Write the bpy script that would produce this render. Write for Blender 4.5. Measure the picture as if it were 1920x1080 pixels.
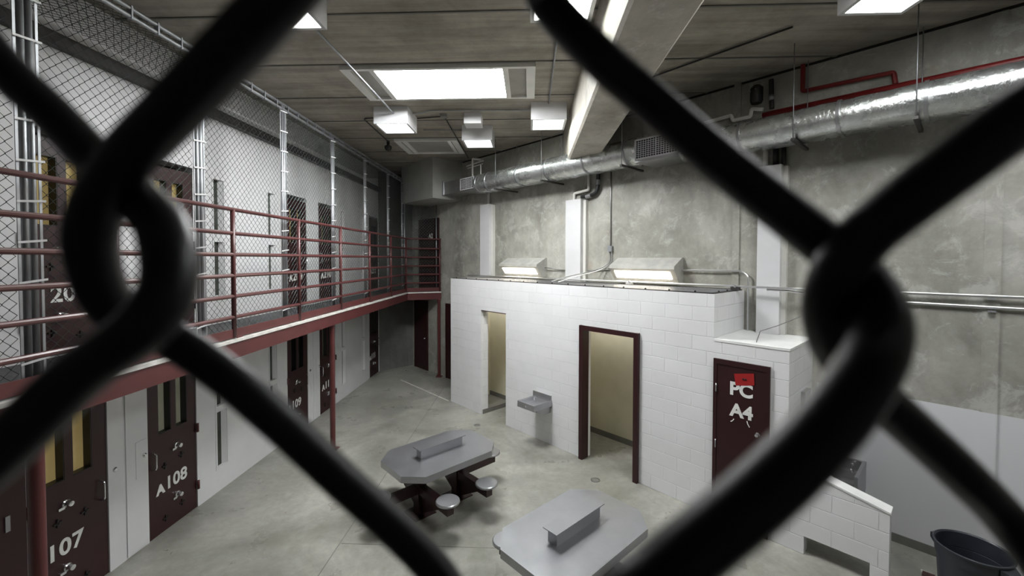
import bpy, bmesh, math, random
from mathutils import Vector, Matrix

random.seed(7)
for o in list(bpy.data.objects):
    bpy.data.objects.remove(o)
C = bpy.context.scene
COL = C.collection
PI = math.pi
S2 = math.sqrt(0.5)

# ---------------------------------------------------------------- camera
cam = bpy.data.cameras.new('camera')
cam.sensor_width = 36.0
cam.lens = 14.847
cam.shift_y = -0.01789
cam.clip_start = 0.004
cam.clip_end = 80
cam.dof.use_dof = True
cam.dof.focus_distance = 7.0
cam.dof.aperture_fstop = 13.0
camo = bpy.data.objects.new('camera', cam)
COL.objects.link(camo)
camo.matrix_world = Matrix(((0.999169, -0.002612, 0.040676, 0.0),
                            (0.040728, 0.024730, -0.998864, 0.0),
                            (0.001603, 0.999691, 0.024816, 3.5),
                            (0, 0, 0, 1)))
C.camera = camo

# ---------------------------------------------------------------- world + exposure
w = bpy.data.worlds.new('world')
C.world = w
w.use_nodes = True
w.node_tree.nodes['Background'].inputs[0].default_value = (0.5, 0.55, 0.6, 1)
w.node_tree.nodes['Background'].inputs[1].default_value = 0.0
C.view_settings.view_transform = 'Standard'
C.view_settings.look = 'None'
C.view_settings.exposure = 2.2
C.view_settings.gamma = 1.0
C.view_settings.use_curve_mapping = False
LAMP = 4.5        # ceiling box lamps
SKY = 13.0         # ceiling skylight
SKY_FILL = 5.5     # added unseen skylight that lights the right side of the room
WARM = 6.5        # warm lamps over the shower block


# ---------------------------------------------------------------- materials
def nodes_of(name):
    m = bpy.data.materials.new(name)
    m.use_nodes = True
    nt = m.node_tree
    b = nt.nodes['Principled BSDF']
    return m, nt, b


def N(nt, t, **kw):
    n = nt.nodes.new(t)
    for k, v in kw.items():
        if k in n.inputs:
            n.inputs[k].default_value = v
        else:
            setattr(n, k, v)
    return n


def coords(nt, scale=(1, 1, 1), loc=(0, 0, 0)):
    tc = nt.nodes.new('ShaderNodeTexCoord')
    mp = nt.nodes.new('ShaderNodeMapping')
    mp.inputs['Scale'].default_value = scale
    mp.inputs['Location'].default_value = loc
    nt.links.new(tc.outputs['Object'], mp.inputs['Vector'])
    return mp.outputs['Vector']


def ramp(nt, fac, stops):
    r = nt.nodes.new('ShaderNodeValToRGB')
    el = r.color_ramp.elements
    while len(el) < len(stops):
        el.new(0.5)
    for e, (p, c) in zip(el, stops):
        e.position = p
        e.color = (*c, 1) if len(c) == 3 else c
    nt.links.new(fac, r.inputs[0])
    return r.outputs[0]


def noise(nt, vec, scale, detail=6, rough=0.6, dist=0.0):
    n = N(nt, 'ShaderNodeTexNoise')
    n.inputs['Scale'].default_value = scale
    n.inputs['Detail'].default_value = detail
    n.inputs['Roughness'].default_value = rough
    n.inputs['Distortion'].default_value = dist
    nt.links.new(vec, n.inputs['Vector'])
    return n.outputs[0]


def mixc(nt, fac, a, b, mode='MIX'):
    m = nt.nodes.new('ShaderNodeMix')
    m.data_type = 'RGBA'
    m.blend_type = mode
    if isinstance(fac, (int, float)):
        m.inputs[0].default_value = fac
    else:
        nt.links.new(fac, m.inputs[0])
    for i, v in ((6, a), (7, b)):
        if isinstance(v, tuple):
            m.inputs[i].default_value = (*v, 1)
        else:
            nt.links.new(v, m.inputs[i])
    return m.outputs[2]


def bump(nt, b, h, strength=0.2, dist=0.01):
    bp = nt.nodes.new('ShaderNodeBump')
    bp.inputs['Strength'].default_value = strength
    bp.inputs['Distance'].default_value = dist
    nt.links.new(h, bp.inputs['Height'])
    nt.links.new(bp.outputs[0], b.inputs['Normal'])


def paint(name, col, rough=0.5, var=0.08, scale=2.5, metallic=0.0, bumps=0.0, scuff=None):
    m, nt, b = nodes_of(name)
    v = coords(nt)
    f = noise(nt, v, scale)
    dark = tuple(c * (1 - var * 2.2) for c in col)
    lite = tuple(min(1, c * (1 + var)) for c in col)
    c = ramp(nt, f, [(0.3, dark), (0.7, lite)])
    if scuff:
        g = ramp(nt, noise(nt, v, scale * 9, 8, 0.7), [(0.66, (0, 0, 0)), (0.72, (1, 1, 1))])
        c = mixc(nt, g, c, scuff)
    nt.links.new(c, b.inputs['Base Color'])
    b.inputs['Roughness'].default_value = rough
    b.inputs['Metallic'].default_value = metallic
    if name == 'black_vinyl_coating':
        b.inputs['Specular IOR Level'].default_value = 0.25
    if bumps:
        bump(nt, b, noise(nt, v, 60), bumps, 0.004)
    return m


def emit(name, col, strength):
    m, nt, b = nodes_of(name)
    b.inputs['Base Color'].default_value = (0.8, 0.8, 0.8, 1)
    b.inputs['Emission Color'].default_value = (*col, 1)
    b.inputs['Emission Strength'].default_value = strength
    return m


def make_floor():
    m, nt, b = nodes_of('sealed_concrete_floor')
    v = coords(nt)
    big = noise(nt, v, 0.55, 8, 0.62, 0.6)
    c = ramp(nt, big, [(0.32, (0.165, 0.163, 0.143)), (0.5, (0.285, 0.28, 0.25)), (0.68, (0.42, 0.41, 0.37))])
    fine = noise(nt, v, 9, 8, 0.7)
    c = mixc(nt, 0.55, c, ramp(nt, fine, [(0.3, (0.55, 0.55, 0.53)), (0.7, (1, 1, 1))]), 'MULTIPLY')
    st = ramp(nt, noise(nt, coords(nt, (1, 1, 1), (3, 9, 0)), 1.1, 9, 0.7, 0.8), [(0.52, (0, 0, 0)), (0.72, (1, 1, 1))])
    c = mixc(nt, mixc(nt, 0.6, (0, 0, 0), st), c, (0.17, 0.165, 0.125))
    sp = ramp(nt, noise(nt, coords(nt, (1, 1, 1), (13, 2, 0)), 7, 3, 0.5), [(0.70, (0, 0, 0)), (0.76, (1, 1, 1))])
    c = mixc(nt, mixc(nt, 0.35, (0, 0, 0), sp), c, (0.10, 0.095, 0.075))
    nt.links.new(c, b.inputs['Base Color'])
    r = ramp(nt, noise(nt, v, 1.7, 6), [(0.3, (0.22,) * 3), (0.7, (0.5,) * 3)])
    nt.links.new(r, b.inputs['Roughness'])
    bump(nt, b, fine, 0.06, 0.004)
    return m


def make_concrete(name, a, bcol, stretch, planks=None, painted_to=None, streak=True):
    m, nt, b = nodes_of(name)
    v = coords(nt, stretch)
    v1 = coords(nt)
    f = noise(nt, v, 1.0, 9, 0.66, 0.4)
    c = ramp(nt, f, [(0.30, a), (0.5, tuple((x + y) / 2 for x, y in zip(a, bcol))), (0.70, bcol)])
    f2 = noise(nt, v1, 1.3, 10, 0.72, 0.3)
    c = mixc(nt, 0.75, c, ramp(nt, f2, [(0.34, (0.48, 0.475, 0.45)), (0.5, (0.78, 0.775, 0.75)), (0.64, (1, 1, 1))]), 'MULTIPLY')
    if streak:
        f3 = ramp(nt, noise(nt, coords(nt, (1, 1, 0.35), (4, 2, 1)), 1.3, 5, 0.5, 1.5), [(0.64, (0, 0, 0)), (0.78, (0.55,) * 3)])
        c = mixc(nt, f3, c, (0.36, 0.26, 0.17))
        f4 = ramp(nt, noise(nt, coords(nt, (1, 1, 1), (1, 7, 3)), 3.1, 7, 0.75, 0.5), [(0.53, (0, 0, 0)), (0.62, (0.36,) * 3)])
        c = mixc(nt, f4, c, (0.60, 0.60, 0.57))
    if painted_to is not None:
        sep = nt.nodes.new('ShaderNodeSeparateXYZ')
        nt.links.new(v1, sep.inputs[0])
        lt = N(nt, 'ShaderNodeMath', operation='LESS_THAN')
        nt.links.new(sep.outputs[2], lt.inputs[0])
        lt.inputs[1].default_value = painted_to
        c = mixc(nt, lt.outputs[0], c, (0.60, 0.60, 0.62))
    nt.links.new(c, b.inputs['Base Color'])
    b.inputs['Roughness'].default_value = 0.62
    bump(nt, b, noise(nt, v, 6, 8, 0.7), 0.25, 0.01)
    return m


def make_block(name, col, joint):
    """painted concrete masonry: running bond, courses 0.2032 m, seen as slight joint grooves"""
    m, nt, b = nodes_of(name)
    tc = nt.nodes.new('ShaderNodeTexCoord')
    sep = nt.nodes.new('ShaderNodeSeparateXYZ')
    nt.links.new(tc.outputs['Object'], sep.inputs[0])
    ad = N(nt, 'ShaderNodeMath', operation='ADD')
    nt.links.new(sep.outputs[0], ad.inputs[0])
    nt.links.new(sep.outputs[1], ad.inputs[1])
    cb = nt.nodes.new('ShaderNodeCombineXYZ')
    nt.links.new(ad.outputs[0], cb.inputs[0])
    nt.links.new(sep.outputs[2], cb.inputs[1])
    br = nt.nodes.new('ShaderNodeTexBrick')
    nt.links.new(cb.outputs[0], br.inputs['Vector'])
    br.inputs['Scale'].default_value = 1.0
    br.inputs['Brick Width'].default_value = 0.4064
    br.inputs['Row Height'].default_value = 0.2032
    br.inputs['Mortar Size'].default_value = 0.006
    br.inputs['Mortar Smooth'].default_value = 0.6
    br.inputs['Color1'].default_value = (*col, 1)
    br.inputs['Color2'].default_value = (*(c * 0.97 for c in col), 1)
    br.inputs['Mortar'].default_value = (*joint, 1)
    v = coords(nt)
    g = ramp(nt, noise(nt, v, 1.4, 6), [(0.3, (0.9, 0.9, 0.89)), (0.7, (1, 1, 1))])
    c = mixc(nt, 0.8, br.outputs['Color'], g, 'MULTIPLY')
    nt.links.new(c, b.inputs['Base Color'])
    b.inputs['Roughness'].default_value = 0.45
    inv = N(nt, 'ShaderNodeMath', operation='SUBTRACT')
    inv.inputs[0].default_value = 1.0
    nt.links.new(br.outputs['Fac'], inv.inputs[1])
    bump(nt, b, inv.outputs[0], 0.7, 0.010)
    return m


def make_foil():
    m, nt, b = nodes_of('crinkled_foil_wrap')
    v = coords(nt)
    n1 = noise(nt, v, 5, 6, 0.65, 0.8)
    c = ramp(nt, n1, [(0.3, (0.50, 0.52, 0.52)), (0.7, (0.78, 0.80, 0.80))])
    nt.links.new(c, b.inputs['Base Color'])
    b.inputs['Metallic'].default_value = 0.92
    r = ramp(nt, noise(nt, v, 3, 5), [(0.3, (0.16,) * 3), (0.7, (0.36,) * 3)])
    nt.links.new(r, b.inputs['Roughness'])
    bump(nt, b, noise(nt, coords(nt, (1.5, 1, 1)), 22, 6, 0.65, 0.8), 0.45, 0.012)
    return m


def make_steel(name, col=(0.62, 0.62, 0.64), rough=0.3, smear=0.25):
    m, nt, b = nodes_of(name)
    v = coords(nt)
    c = ramp(nt, noise(nt, v, 2.6, 8, 0.62), [(0.3, tuple(x * (1 - smear) for x in col)), (0.7, col)])
    nt.links.new(c, b.inputs['Base Color'])
    b.inputs['Metallic'].default_value = 0.9
    r = ramp(nt, noise(nt, v, 3, 7), [(0.3, (rough,) * 3), (0.7, (rough + 0.06,) * 3)])
    nt.links.new(r, b.inputs['Roughness'])
    return m


def lit_pane(name, col, strength):
    m, nt, b = nodes_of(name)
    f = noise(nt, coords(nt), 3)
    c = ramp(nt, f, [(0.3, tuple(x * 0.8 for x in col)), (0.7, col)])
    nt.links.new(c, b.inputs['Base Color'])
    nt.links.new(c, b.inputs['Emission Color'])
    b.inputs['Emission Strength'].default_value = strength
    b.inputs['Roughness'].default_value = 0.15
    return m


M = dict(
    floor=make_floor(),
    ceiling=make_concrete('board_marked_ceiling', (0.25, 0.225, 0.19), (0.50, 0.46, 0.40), (0.35, 5.0, 1), streak=False),
    beam=make_concrete('beam_concrete', (0.42, 0.39, 0.34), (0.58, 0.55, 0.49), (2, 0.6, 1)),
    wallc=make_concrete('stained_concrete_wall', (0.26, 0.255, 0.225), (0.55, 0.54, 0.49), (0.8, 1, 0.25)),
    wallp=make_concrete('concrete_wall_painted_below', (0.25, 0.245, 0.22), (0.52, 0.51, 0.47), (0.8, 1, 0.25), painted_to=1.812),
    cell=paint('white_cell_wall_paint', (0.70, 0.70, 0.71), 0.5, 0.04, 1.2),
    soffit=paint('grey_duct_chase_paint', (0.36, 0.36, 0.34), 0.6, 0.06),
    block=make_block('white_painted_block', (0.78, 0.78, 0.79), (0.74, 0.74, 0.75)),
    blockcap=paint('white_painted_cap', (0.78, 0.78, 0.77), 0.5, 0.05, 3),
    lampbody=paint('aged_cream_enamel', (0.42, 0.415, 0.385), 0.5, 0.1, 5),
    cream=paint('cream_shower_paint', (0.72, 0.68, 0.53), 0.4, 0.05, 1.5),
    cove=paint('dark_grey_cove_base', (0.16, 0.155, 0.14), 0.5, 0.1),
    maroon=paint('maroon_door_paint', (0.029, 0.0055, 0.007), 0.42, 0.12, 2.0, scuff=(0.04, 0.011, 0.012)),
    rail=paint('red_oxide_rail_paint', (0.092, 0.027, 0.027), 0.33, 0.1, 4.0),
    redbeam=paint('red_oxide_beam_paint', (0.090, 0.021, 0.021), 0.42, 0.1, 3.0, scuff=(0.13, 0.045, 0.04)),
    fire=paint('bright_red_pipe_paint', (0.18, 0.010, 0.010), 0.4, 0.1),
    mezz=paint('dark_walkway_coating', (0.075, 0.075, 0.078), 0.7, 0.2, 25),
    lip=paint('pale_slab_edge', (0.62, 0.60, 0.57), 0.6, 0.12, 6),
    galv=make_steel('galvanised_pipe', (0.40, 0.41, 0.43), 0.48, 0.3),
    emt=make_steel('bright_conduit', (0.74, 0.74, 0.75), 0.3, 0.1),
    wire=make_steel('galvanised_mesh_wire', (0.10, 0.118, 0.114), 0.5, 0.3),
    steel=make_steel('brushed_stainless', (0.44, 0.445, 0.465), 0.31, 0.14),
    steeldark=make_steel('dull_stainless', (0.40, 0.40, 0.40), 0.35, 0.25),
    chrome=make_steel('chrome', (0.78, 0.78, 0.8), 0.12, 0.05),
    foil=make_foil(),
    white=paint('white_enamel', (0.62, 0.62, 0.63), 0.4, 0.03),
    pvc=paint('white_pipe_paint', (0.66, 0.65, 0.61), 0.5, 0.05),
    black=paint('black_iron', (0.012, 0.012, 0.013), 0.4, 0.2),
    vinyl=paint('black_vinyl_coating', (0.005, 0.0055, 0.007), 0.42, 0.25, 300),
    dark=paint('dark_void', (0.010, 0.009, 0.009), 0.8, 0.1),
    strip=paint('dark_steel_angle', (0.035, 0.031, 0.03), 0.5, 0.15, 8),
    letter=paint('white_lettering', (0.78, 0.78, 0.76), 0.6, 0.05, 20),
    redpaper=paint('red_paper', (0.34, 0.005, 0.006), 0.7, 0.05),
    ink=paint('black_ink', (0.01, 0.01, 0.01), 0.7, 0.0),
    pane=lit_pane('tan_cell_window_glass', (0.36, 0.27, 0.11), 0.08),
    paneg=lit_pane('grey_cell_window_glass', (0.22, 0.22, 0.165), 0.06),
    farc=make_concrete('shade_darkened_concrete', (0.10, 0.10, 0.095), (0.20, 0.20, 0.185), (0.8, 1, 0.25), streak=False),  # wall concrete darkened to put the far corner's shade into its colour
    paned=paint('dark_cell_window_glass', (0.055, 0.06, 0.05), 0.1, 0.2, 3),
    bin=paint('dark_blue_grey_plastic', (0.027, 0.030, 0.040), 0.4, 0.15, 6),
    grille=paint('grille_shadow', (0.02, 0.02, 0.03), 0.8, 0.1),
    panel=paint('grey_frosted_panel', (0.36, 0.35, 0.31), 0.5, 0.08),
    frame=paint('pale_grey_frame', (0.78, 0.78, 0.75), 0.5, 0.05),
    brown=paint('reddish_brown_scrap', (0.06, 0.026, 0.023), 0.7, 0.2, 30),
    paper=paint('white_paper', (0.75, 0.74, 0.72), 0.8, 0.04),
    lamp=emit('ceiling_lamp_diffuser', (0.95, 1.0, 0.94), LAMP),
    skyl=emit('daylit_skylight', (0.97, 0.99, 1.0), SKY),
    skyfill=emit('unseen_fill_skylight', (0.97, 0.99, 1.0), SKY_FILL),
    warm=emit('warm_lamp_diffuser', (1.0, 0.90, 0.74), WARM),
)


# ---------------------------------------------------------------- mesh helpers
class MB:
    def __init__(s):
        s.v, s.f, s.sm = [], [], []

    def add(s, verts, faces, smooth=False):
        k = len(s.v)
        s.v += [tuple(p) for p in verts]
        s.f += [tuple(i + k for i in f) for f in faces]
        s.sm += [smooth] * len(faces)
        return s

    def box(s, x0, x1, y0, y1, z0, z1):
        x0, x1 = sorted((x0, x1))
        y0, y1 = sorted((y0, y1))
        z0, z1 = sorted((z0, z1))
        return s.add([(x0, y0, z0), (x1, y0, z0), (x1, y1, z0), (x0, y1, z0), (x0, y0, z1), (x1, y0, z1), (x1, y1, z1), (x0, y1, z1)],
                     [(0, 3, 2, 1), (4, 5, 6, 7), (0, 1, 5, 4), (1, 2, 6, 5), (2, 3, 7, 6), (3, 0, 4, 7)])

    def prism(s, poly, axis, a0, a1, smooth=False):
        """poly: list of 2-D points in the two axes other than `axis`, extruded from a0 to a1"""
        def P(p, a):
            return {'x': (a, p[0], p[1]), 'y': (p[0], a, p[1]), 'z': (p[0], p[1], a)}[axis]
        n = len(poly)
        vs = [P(p, a0) for p in poly] + [P(p, a1) for p in poly]
        s.add(vs, [tuple(range(n - 1, -1, -1)), tuple(range(n, 2 * n))])
        k = len(s.v) - 2 * n
        for i in range(n):
            j = (i + 1) % n
            s.f.append((k + i, k + j, k + n + j, k + n + i))
            s.sm.append(smooth)
        return s

    def tube(s, pts, r, sides=8, caps=True, closed=False):
        pts = [Vector(p) for p in pts]
        n = len(pts)
        rings = []
        up = None
        for i, p in enumerate(pts):
            a = pts[i - 1] if i else p
            c = pts[i + 1] if i < n - 1 else p
            t1 = (p - a).normalized() if i else (c - p).normalized()
            t2 = (c - p).normalized() if i < n - 1 else t1
            t = (t1 + t2)
            t = t.normalized() if t.length > 1e-6 else t1
            if up is None:
                up = Vector((0, 0, 1)) if abs(t.z) < 0.9 else Vector((1, 0, 0))
            up = (up - t * up.dot(t))
            up = up.normalized() if up.length > 1e-6 else t.orthogonal().normalized()
            sd = t.cross(up)
            k = 1.0 / max(0.5, t1.dot(t)) if 0 < i < n - 1 else 1.0
            rr = r[i] if isinstance(r, (list, tuple)) else r
            rings.append([p + (up * math.cos(2 * PI * j / sides) + sd * math.sin(2 * PI * j / sides)) * rr * k for j in range(sides)])
        vs = [q for ring in rings for q in ring]
        fs = []
        for i in range(n - 1):
            for j in range(sides):
                j2 = (j + 1) % sides
                fs.append((i * sides + j, i * sides + j2, (i + 1) * sides + j2, (i + 1) * sides + j))
        s.add(vs, fs, sides > 4)
        if caps:
            k = len(s.v) - len(vs)
            s.f.append(tuple(k + j for j in range(sides - 1, -1, -1)))
            s.f.append(tuple(k + (n - 1) * sides + j for j in range(sides)))
            s.sm += [False, False]
        return s

    def lathe(s, prof, c=(0, 0, 0), axis='z', seg=24, caps=True):
        """prof: (radius, height) list"""
        vs = []
        for r, h in prof:
            for j in range(seg):
                a = 2 * PI * j / seg
                u, v_ = r * math.cos(a), r * math.sin(a)
                q = {'z': (u, v_, h), 'x': (h, u, v_), 'y': (u, h, v_)}[axis]
                vs.append((q[0] + c[0], q[1] + c[1], q[2] + c[2]))
        fs = []
        for i in range(len(prof) - 1):
            for j in range(seg):
                j2 = (j + 1) % seg
                fs.append((i * seg + j, i * seg + j2, (i + 1) * seg + j2, (i + 1) * seg + j))
        s.add(vs, fs, True)
        if caps:
            k = len(s.v) - len(vs)
            s.f.append(tuple(k + j for j in range(seg - 1, -1, -1)))
            s.f.append(tuple(k + (len(prof) - 1) * seg + j for j in range(seg)))
            s.sm += [False, False]
        return s

    def walls(s, u0, u1, z0, z1, holes, place, d0, d1):
        """a wall slab in (u,z) from depth d0 to d1 with rectangular holes; place(u, d, z) -> xyz"""
        us = sorted({u0, u1, *[h[0] for h in holes], *[h[1] for h in holes]})
        zs = sorted({z0, z1, *[h[2] for h in holes], *[h[3] for h in holes]})
        us = [u for u in us if u0 <= u <= u1]
        zs = [z for z in zs if z0 <= z <= z1]

        def solid(i, j):
            if i < 0 or j < 0 or i >= len(us) - 1 or j >= len(zs) - 1:
                return False
            cu, cz = (us[i] + us[i + 1]) / 2, (zs[j] + zs[j + 1]) / 2
            return not any(h[0] < cu < h[1] and h[2] < cz < h[3] for h in holes)
        for i in range(len(us) - 1):
            for j in range(len(zs) - 1):
                if not solid(i, j):
                    continue
                a, b_, c, d = us[i], us[i + 1], zs[j], zs[j + 1]
                q = lambda *pp: s.add([place(*p) for p in pp], [(0, 1, 2, 3)])
                q((a, d0, c), (b_, d0, c), (b_, d0, d), (a, d0, d))
                q((a, d1, c), (a, d1, d), (b_, d1, d), (b_, d1, c))
                if not solid(i - 1, j):
                    q((a, d0, c), (a, d0, d), (a, d1, d), (a, d1, c))
                if not solid(i + 1, j):
                    q((b_, d0, c), (b_, d1, c), (b_, d1, d), (b_, d0, d))
                if not solid(i, j - 1):
                    q((a, d0, c), (a, d1, c), (b_, d1, c), (b_, d0, c))
                if not solid(i, j + 1):
                    q((a, d0, d), (b_, d0, d), (b_, d1, d), (a, d1, d))
        return s

    def build(s, name, m, parent=None, loc=None, rot=0.0, bevel=0.0):
        """geometry is given in the frame's coordinates; loc (same frame) becomes the origin"""
        if parent is not None:
            off = Vector(parent['_o'])
        else:
            off = Vector(loc) if loc is not None else Vector((0, 0, 0))
        me = bpy.data.meshes.new(name)
        me.from_pydata([tuple(Vector(p) - off) for p in s.v], [], s.f)
        me.update()
        bm = bmesh.new()
        bm.from_mesh(me)
        bmesh.ops.remove_doubles(bm, verts=bm.verts, dist=1e-5)
        bmesh.ops.recalc_face_normals(bm, faces=bm.faces)
        if bevel:
            bmesh.ops.bevel(bm, geom=[e for e in bm.edges if e.calc_face_angle(0) > 0.6], offset=bevel, segments=2, affect='EDGES', profile=0.6, clamp_overlap=True)
        for e in bm.edges:
            if e.calc_face_angle(0) > 0.55:
                e.smooth = False
        bm.to_mesh(me)
        bm.free()
        if any(s.sm) and not bevel and len(me.polygons) == len(s.sm):
            me.polygons.foreach_set('use_smooth', s.sm)
        me.materials.append(M[m])
        o = bpy.data.objects.new(name, me)
        COL.objects.link(o)
        if parent is not None:
            o.parent = parent
        else:
            R = Matrix.Rotation(rot, 4, 'Z')
            o.location = R @ off
            o.rotation_euler = (0, 0, rot)
        o['_o'] = tuple(off)
        return o


ROT = -PI / 4         # frame Q: x = -b (towards the viewer along the concrete wall), y = n (into the wall)


def Q(b, n, z):
    return (-b, n, z)


def qbox(mb, b0, b1, n0, n1, z0, z1):
    return mb.box(-b0, -b1, n0, n1, z0, z1)


def tag(o, label, cat=None, group=None, kind=None):
    o['label'] = label
    if cat:
        o['category'] = cat
    if group:
        o['group'] = group
    if kind:
        o['kind'] = kind
    return o


def thing(name, label, cat, origin, rot=0.0, group=None, kind=None):
    o = bpy.data.objects.new(name, None)
    COL.objects.link(o)
    o.empty_display_size = 0.1
    o.location = Matrix.Rotation(rot, 4, 'Z') @ Vector(origin)
    o.rotation_euler = (0, 0, rot)
    o['_o'] = tuple(origin)
    return tag(o, label, cat, group, kind)


def struct(name, mb, m, label, cat, rot=0.0, loc=None):
    o = mb.build(name, m, None, loc, rot)
    return tag(o, label, cat, None, 'structure')


def text_mesh(name, body, size, m, parent, origin, xdir, zdir, bold=0.010, extr=0.002, spacing=1.0):
    """flat raised lettering: origin in the parent's frame is the baseline start"""
    cu = bpy.data.curves.new(name, 'FONT')
    cu.body = body
    cu.size = size
    cu.offset = bold
    cu.extrude = extr
    cu.space_character = spacing
    to = bpy.data.objects.new('tmp_text', cu)
    COL.objects.link(to)
    dg = bpy.context.evaluated_depsgraph_get()
    me = bpy.data.meshes.new_from_object(to.evaluated_get(dg))
    bpy.data.objects.remove(to)
    X, Z = Vector(xdir), Vector(zdir)
    Y = X.cross(Z)                     # into the surface
    off = Vector(origin) - Vector(parent['_o'])
    for v in me.vertices:
        x, y, z = v.co
        v.co = off + X * x + Z * y - Y * z
    me.materials.clear()
    me.materials.append(M[m])
    me.name = name
    o = bpy.data.objects.new(name, me)
    COL.objects.link(o)
    o.parent = parent
    return o


def smooth_path(pts, n=6):
    P = [Vector(p) for p in pts]
    out = []
    for i in range(len(P) - 1):
        p0, p1, p2, p3 = P[max(i - 1, 0)], P[i], P[i + 1], P[min(i + 2, len(P) - 1)]
        for k in range(n):
            t = k / n
            out.append(0.5 * ((2 * p1) + (p2 - p0) * t + (2 * p0 - 5 * p1 + 4 * p2 - p3) * t * t + (3 * p1 - p0 - 3 * p2 + p3) * t ** 3))
    out.append(P[-1])
    return out


def rounded(pts, rad, n=5):
    """polyline with filleted corners"""
    P = [Vector(p) for p in pts]
    out = [P[0]]
    for i in range(1, len(P) - 1):
        a, b, c = P[i - 1], P[i], P[i + 1]
        u, v = (a - b), (c - b)
        r = min(rad, u.length * 0.45, v.length * 0.45)
        p, q = b + u.normalized() * r, b + v.normalized() * r
        for k in range(n + 1):
            t = k / n
            out.append(p * (1 - t) ** 2 + b * 2 * t * (1 - t) + q * t * t)
    out.append(P[-1])
    return out


# ================================================================ ROOM SHELL
XW = -4.66          # face of the cell wall
NF = 5.889          # front face of the block (frame Q)
NW = 7.006          # face of the concrete wall (frame Q)
ZC = 6.2            # ceiling
ZM = 2.53           # walkway
BACK = 12.42        # end wall (frame Q)

struct('floor', MB().box(-6.2, 8, -2.2, 15, -0.2, 0), 'floor', 'grey sealed concrete floor of the day room', 'floor')
struct('ceiling', MB().box(-6.2, 8, -2.2, 15, ZC, ZC + 0.3), 'ceiling', 'dark board-marked concrete plank ceiling over the whole room', 'ceiling')

# door and window bays along the cell wall: (hinge side, y0, y1)
DOORS = {'107': (3.68, 4.44), '108': (4.93, 5.69), '109': (7.92, 8.68), '110': (9.18, 9.94), '111': (12.12, 12.88)}
SLITS = [6.07, 7.37, 10.29, 11.56]
holes = []
for y0, y1 in DOORS.values():
    holes += [(y0, y1, 0.0, 2.14), (y0, y1, ZM + 0.01, ZM + 2.22)]
for y in SLITS:
    holes += [(y, y + 0.205, 0.36, 1.20), (y, y + 0.205, 1.29, 2.02), (y, y + 0.205, ZM + 0.42, ZM + 1.22), (y, y + 0.205, ZM + 1.36, ZM + 2.15)]
mb = MB().walls(-2.2, 13.09, 0, ZC, holes, lambda u, d, z: (d, u, z), XW - 0.24, XW)
struct('wall_left', mb, 'cell', 'white painted cell wall on two floors at left', 'wall')
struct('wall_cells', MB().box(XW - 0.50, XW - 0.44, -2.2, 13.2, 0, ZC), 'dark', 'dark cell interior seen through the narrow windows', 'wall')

# concrete wall, with the stretch right of the shower block painted pale grey below
struct('wall_right', qbox(MB(), 1.40, BACK + 0.25, NW, NW + 0.3, 0, ZC), 'wallc', 'bare stained concrete wall behind the shower block', 'wall', ROT)
struct('wall_front_right', qbox(MB(), -6.9, 1.40, NW, NW + 0.3, 0, ZC), 'wallp', 'concrete wall at right, painted pale grey up to shoulder height', 'wall', ROT)
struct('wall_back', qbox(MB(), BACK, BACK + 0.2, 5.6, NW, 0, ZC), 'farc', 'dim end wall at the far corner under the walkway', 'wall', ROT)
struct('wall_side', MB().box(7.2, 7.4, -2.2, 4.0, 0, ZC), 'wallc', 'concrete side wall', 'wall')
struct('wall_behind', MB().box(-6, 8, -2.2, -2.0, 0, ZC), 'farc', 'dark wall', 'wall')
struct('floor_landing', MB().box(-3.4, 6.5, -2.0, 0.09, 2.40, ZM), 'mezz', 'dark landing', 'floor')
struct('baseboard_right', qbox(MB(), -6.9, 1.40, NW - 0.012, NW, 0, 0.105), 'cove', 'dark grey painted base strip along the right wall', 'baseboard', ROT)

# pilaster strips / pour joints on the concrete wall
for i, (b, wd, col, lab) in enumerate(((2.42, 0.10, 'wallc', 'vertical pour joint left of the right-hand white pipe cover'),
                                       (-0.23, 0.13, 'wallp', 'vertical raised joint on the wall at far right')
                                       )):
    struct('trim_%d' % (i + 1), qbox(MB(), b, b + wd, NW - (0.022 if i == 0 else 0.015), NW, 0.0 if i < 2 else 3.0, ZC), col, lab, 'wall joint', ROT)

# ceiling beam (its lower edge chamfered a little)
poly = [(0.73, 5.42), (0.76, 5.39), (1.26, 5.39), (1.29, 5.42), (1.29, ZC), (0.73, ZC)]
mb = MB()
vs = []
for x, z in poly:
    vs.append((x, -2.0, z))
for x, z in poly:
    vs.append((x, NW / S2 - x, z))
n = len(poly)
mb.add(vs, [tuple(range(n - 1, -1, -1)), tuple(range(n, 2 * n))] + [(i, (i + 1) % n, n + (i + 1) % n, n + i) for i in range(n)])
struct('beam', mb, 'beam', 'deep concrete beam crossing under the ceiling', 'beam')

# seams of the ceiling planks
for k in range(-1, 8):
    y = 5.83 + 1.185 * k
    x1 = min(7.0, NW / S2 - y)
    m_ = MB().box(XW, min(x1, 0.73), y - 0.012, y + 0.012, ZC - 0.012, ZC)
    if x1 > 1.4:
        m_.box(1.29, x1, y - 0.012, y + 0.012, ZC - 0.012, ZC)
    struct('trim_%d' % (k + 6), m_, 'cove', 'dark seam between ceiling planks, %s' % ('nearest the camera', 'above the nearest lamps', 'along the near edge of the bright skylight', 'along the far edge of the bright skylight', 'between the two skylights', 'along the near edge of the dim skylight', 'along the far edge of the dim skylight', 'beyond the dim skylight', 'in the far corner')[k + 1], 'ceiling seam')

struct('trim_19', qbox(MB(), -3.0, 9.6, NW - 0.02, NW, ZC - 0.028, ZC), 'dark', 'dark gap line between the concrete wall and the ceiling', 'trim', ROT)

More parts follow.
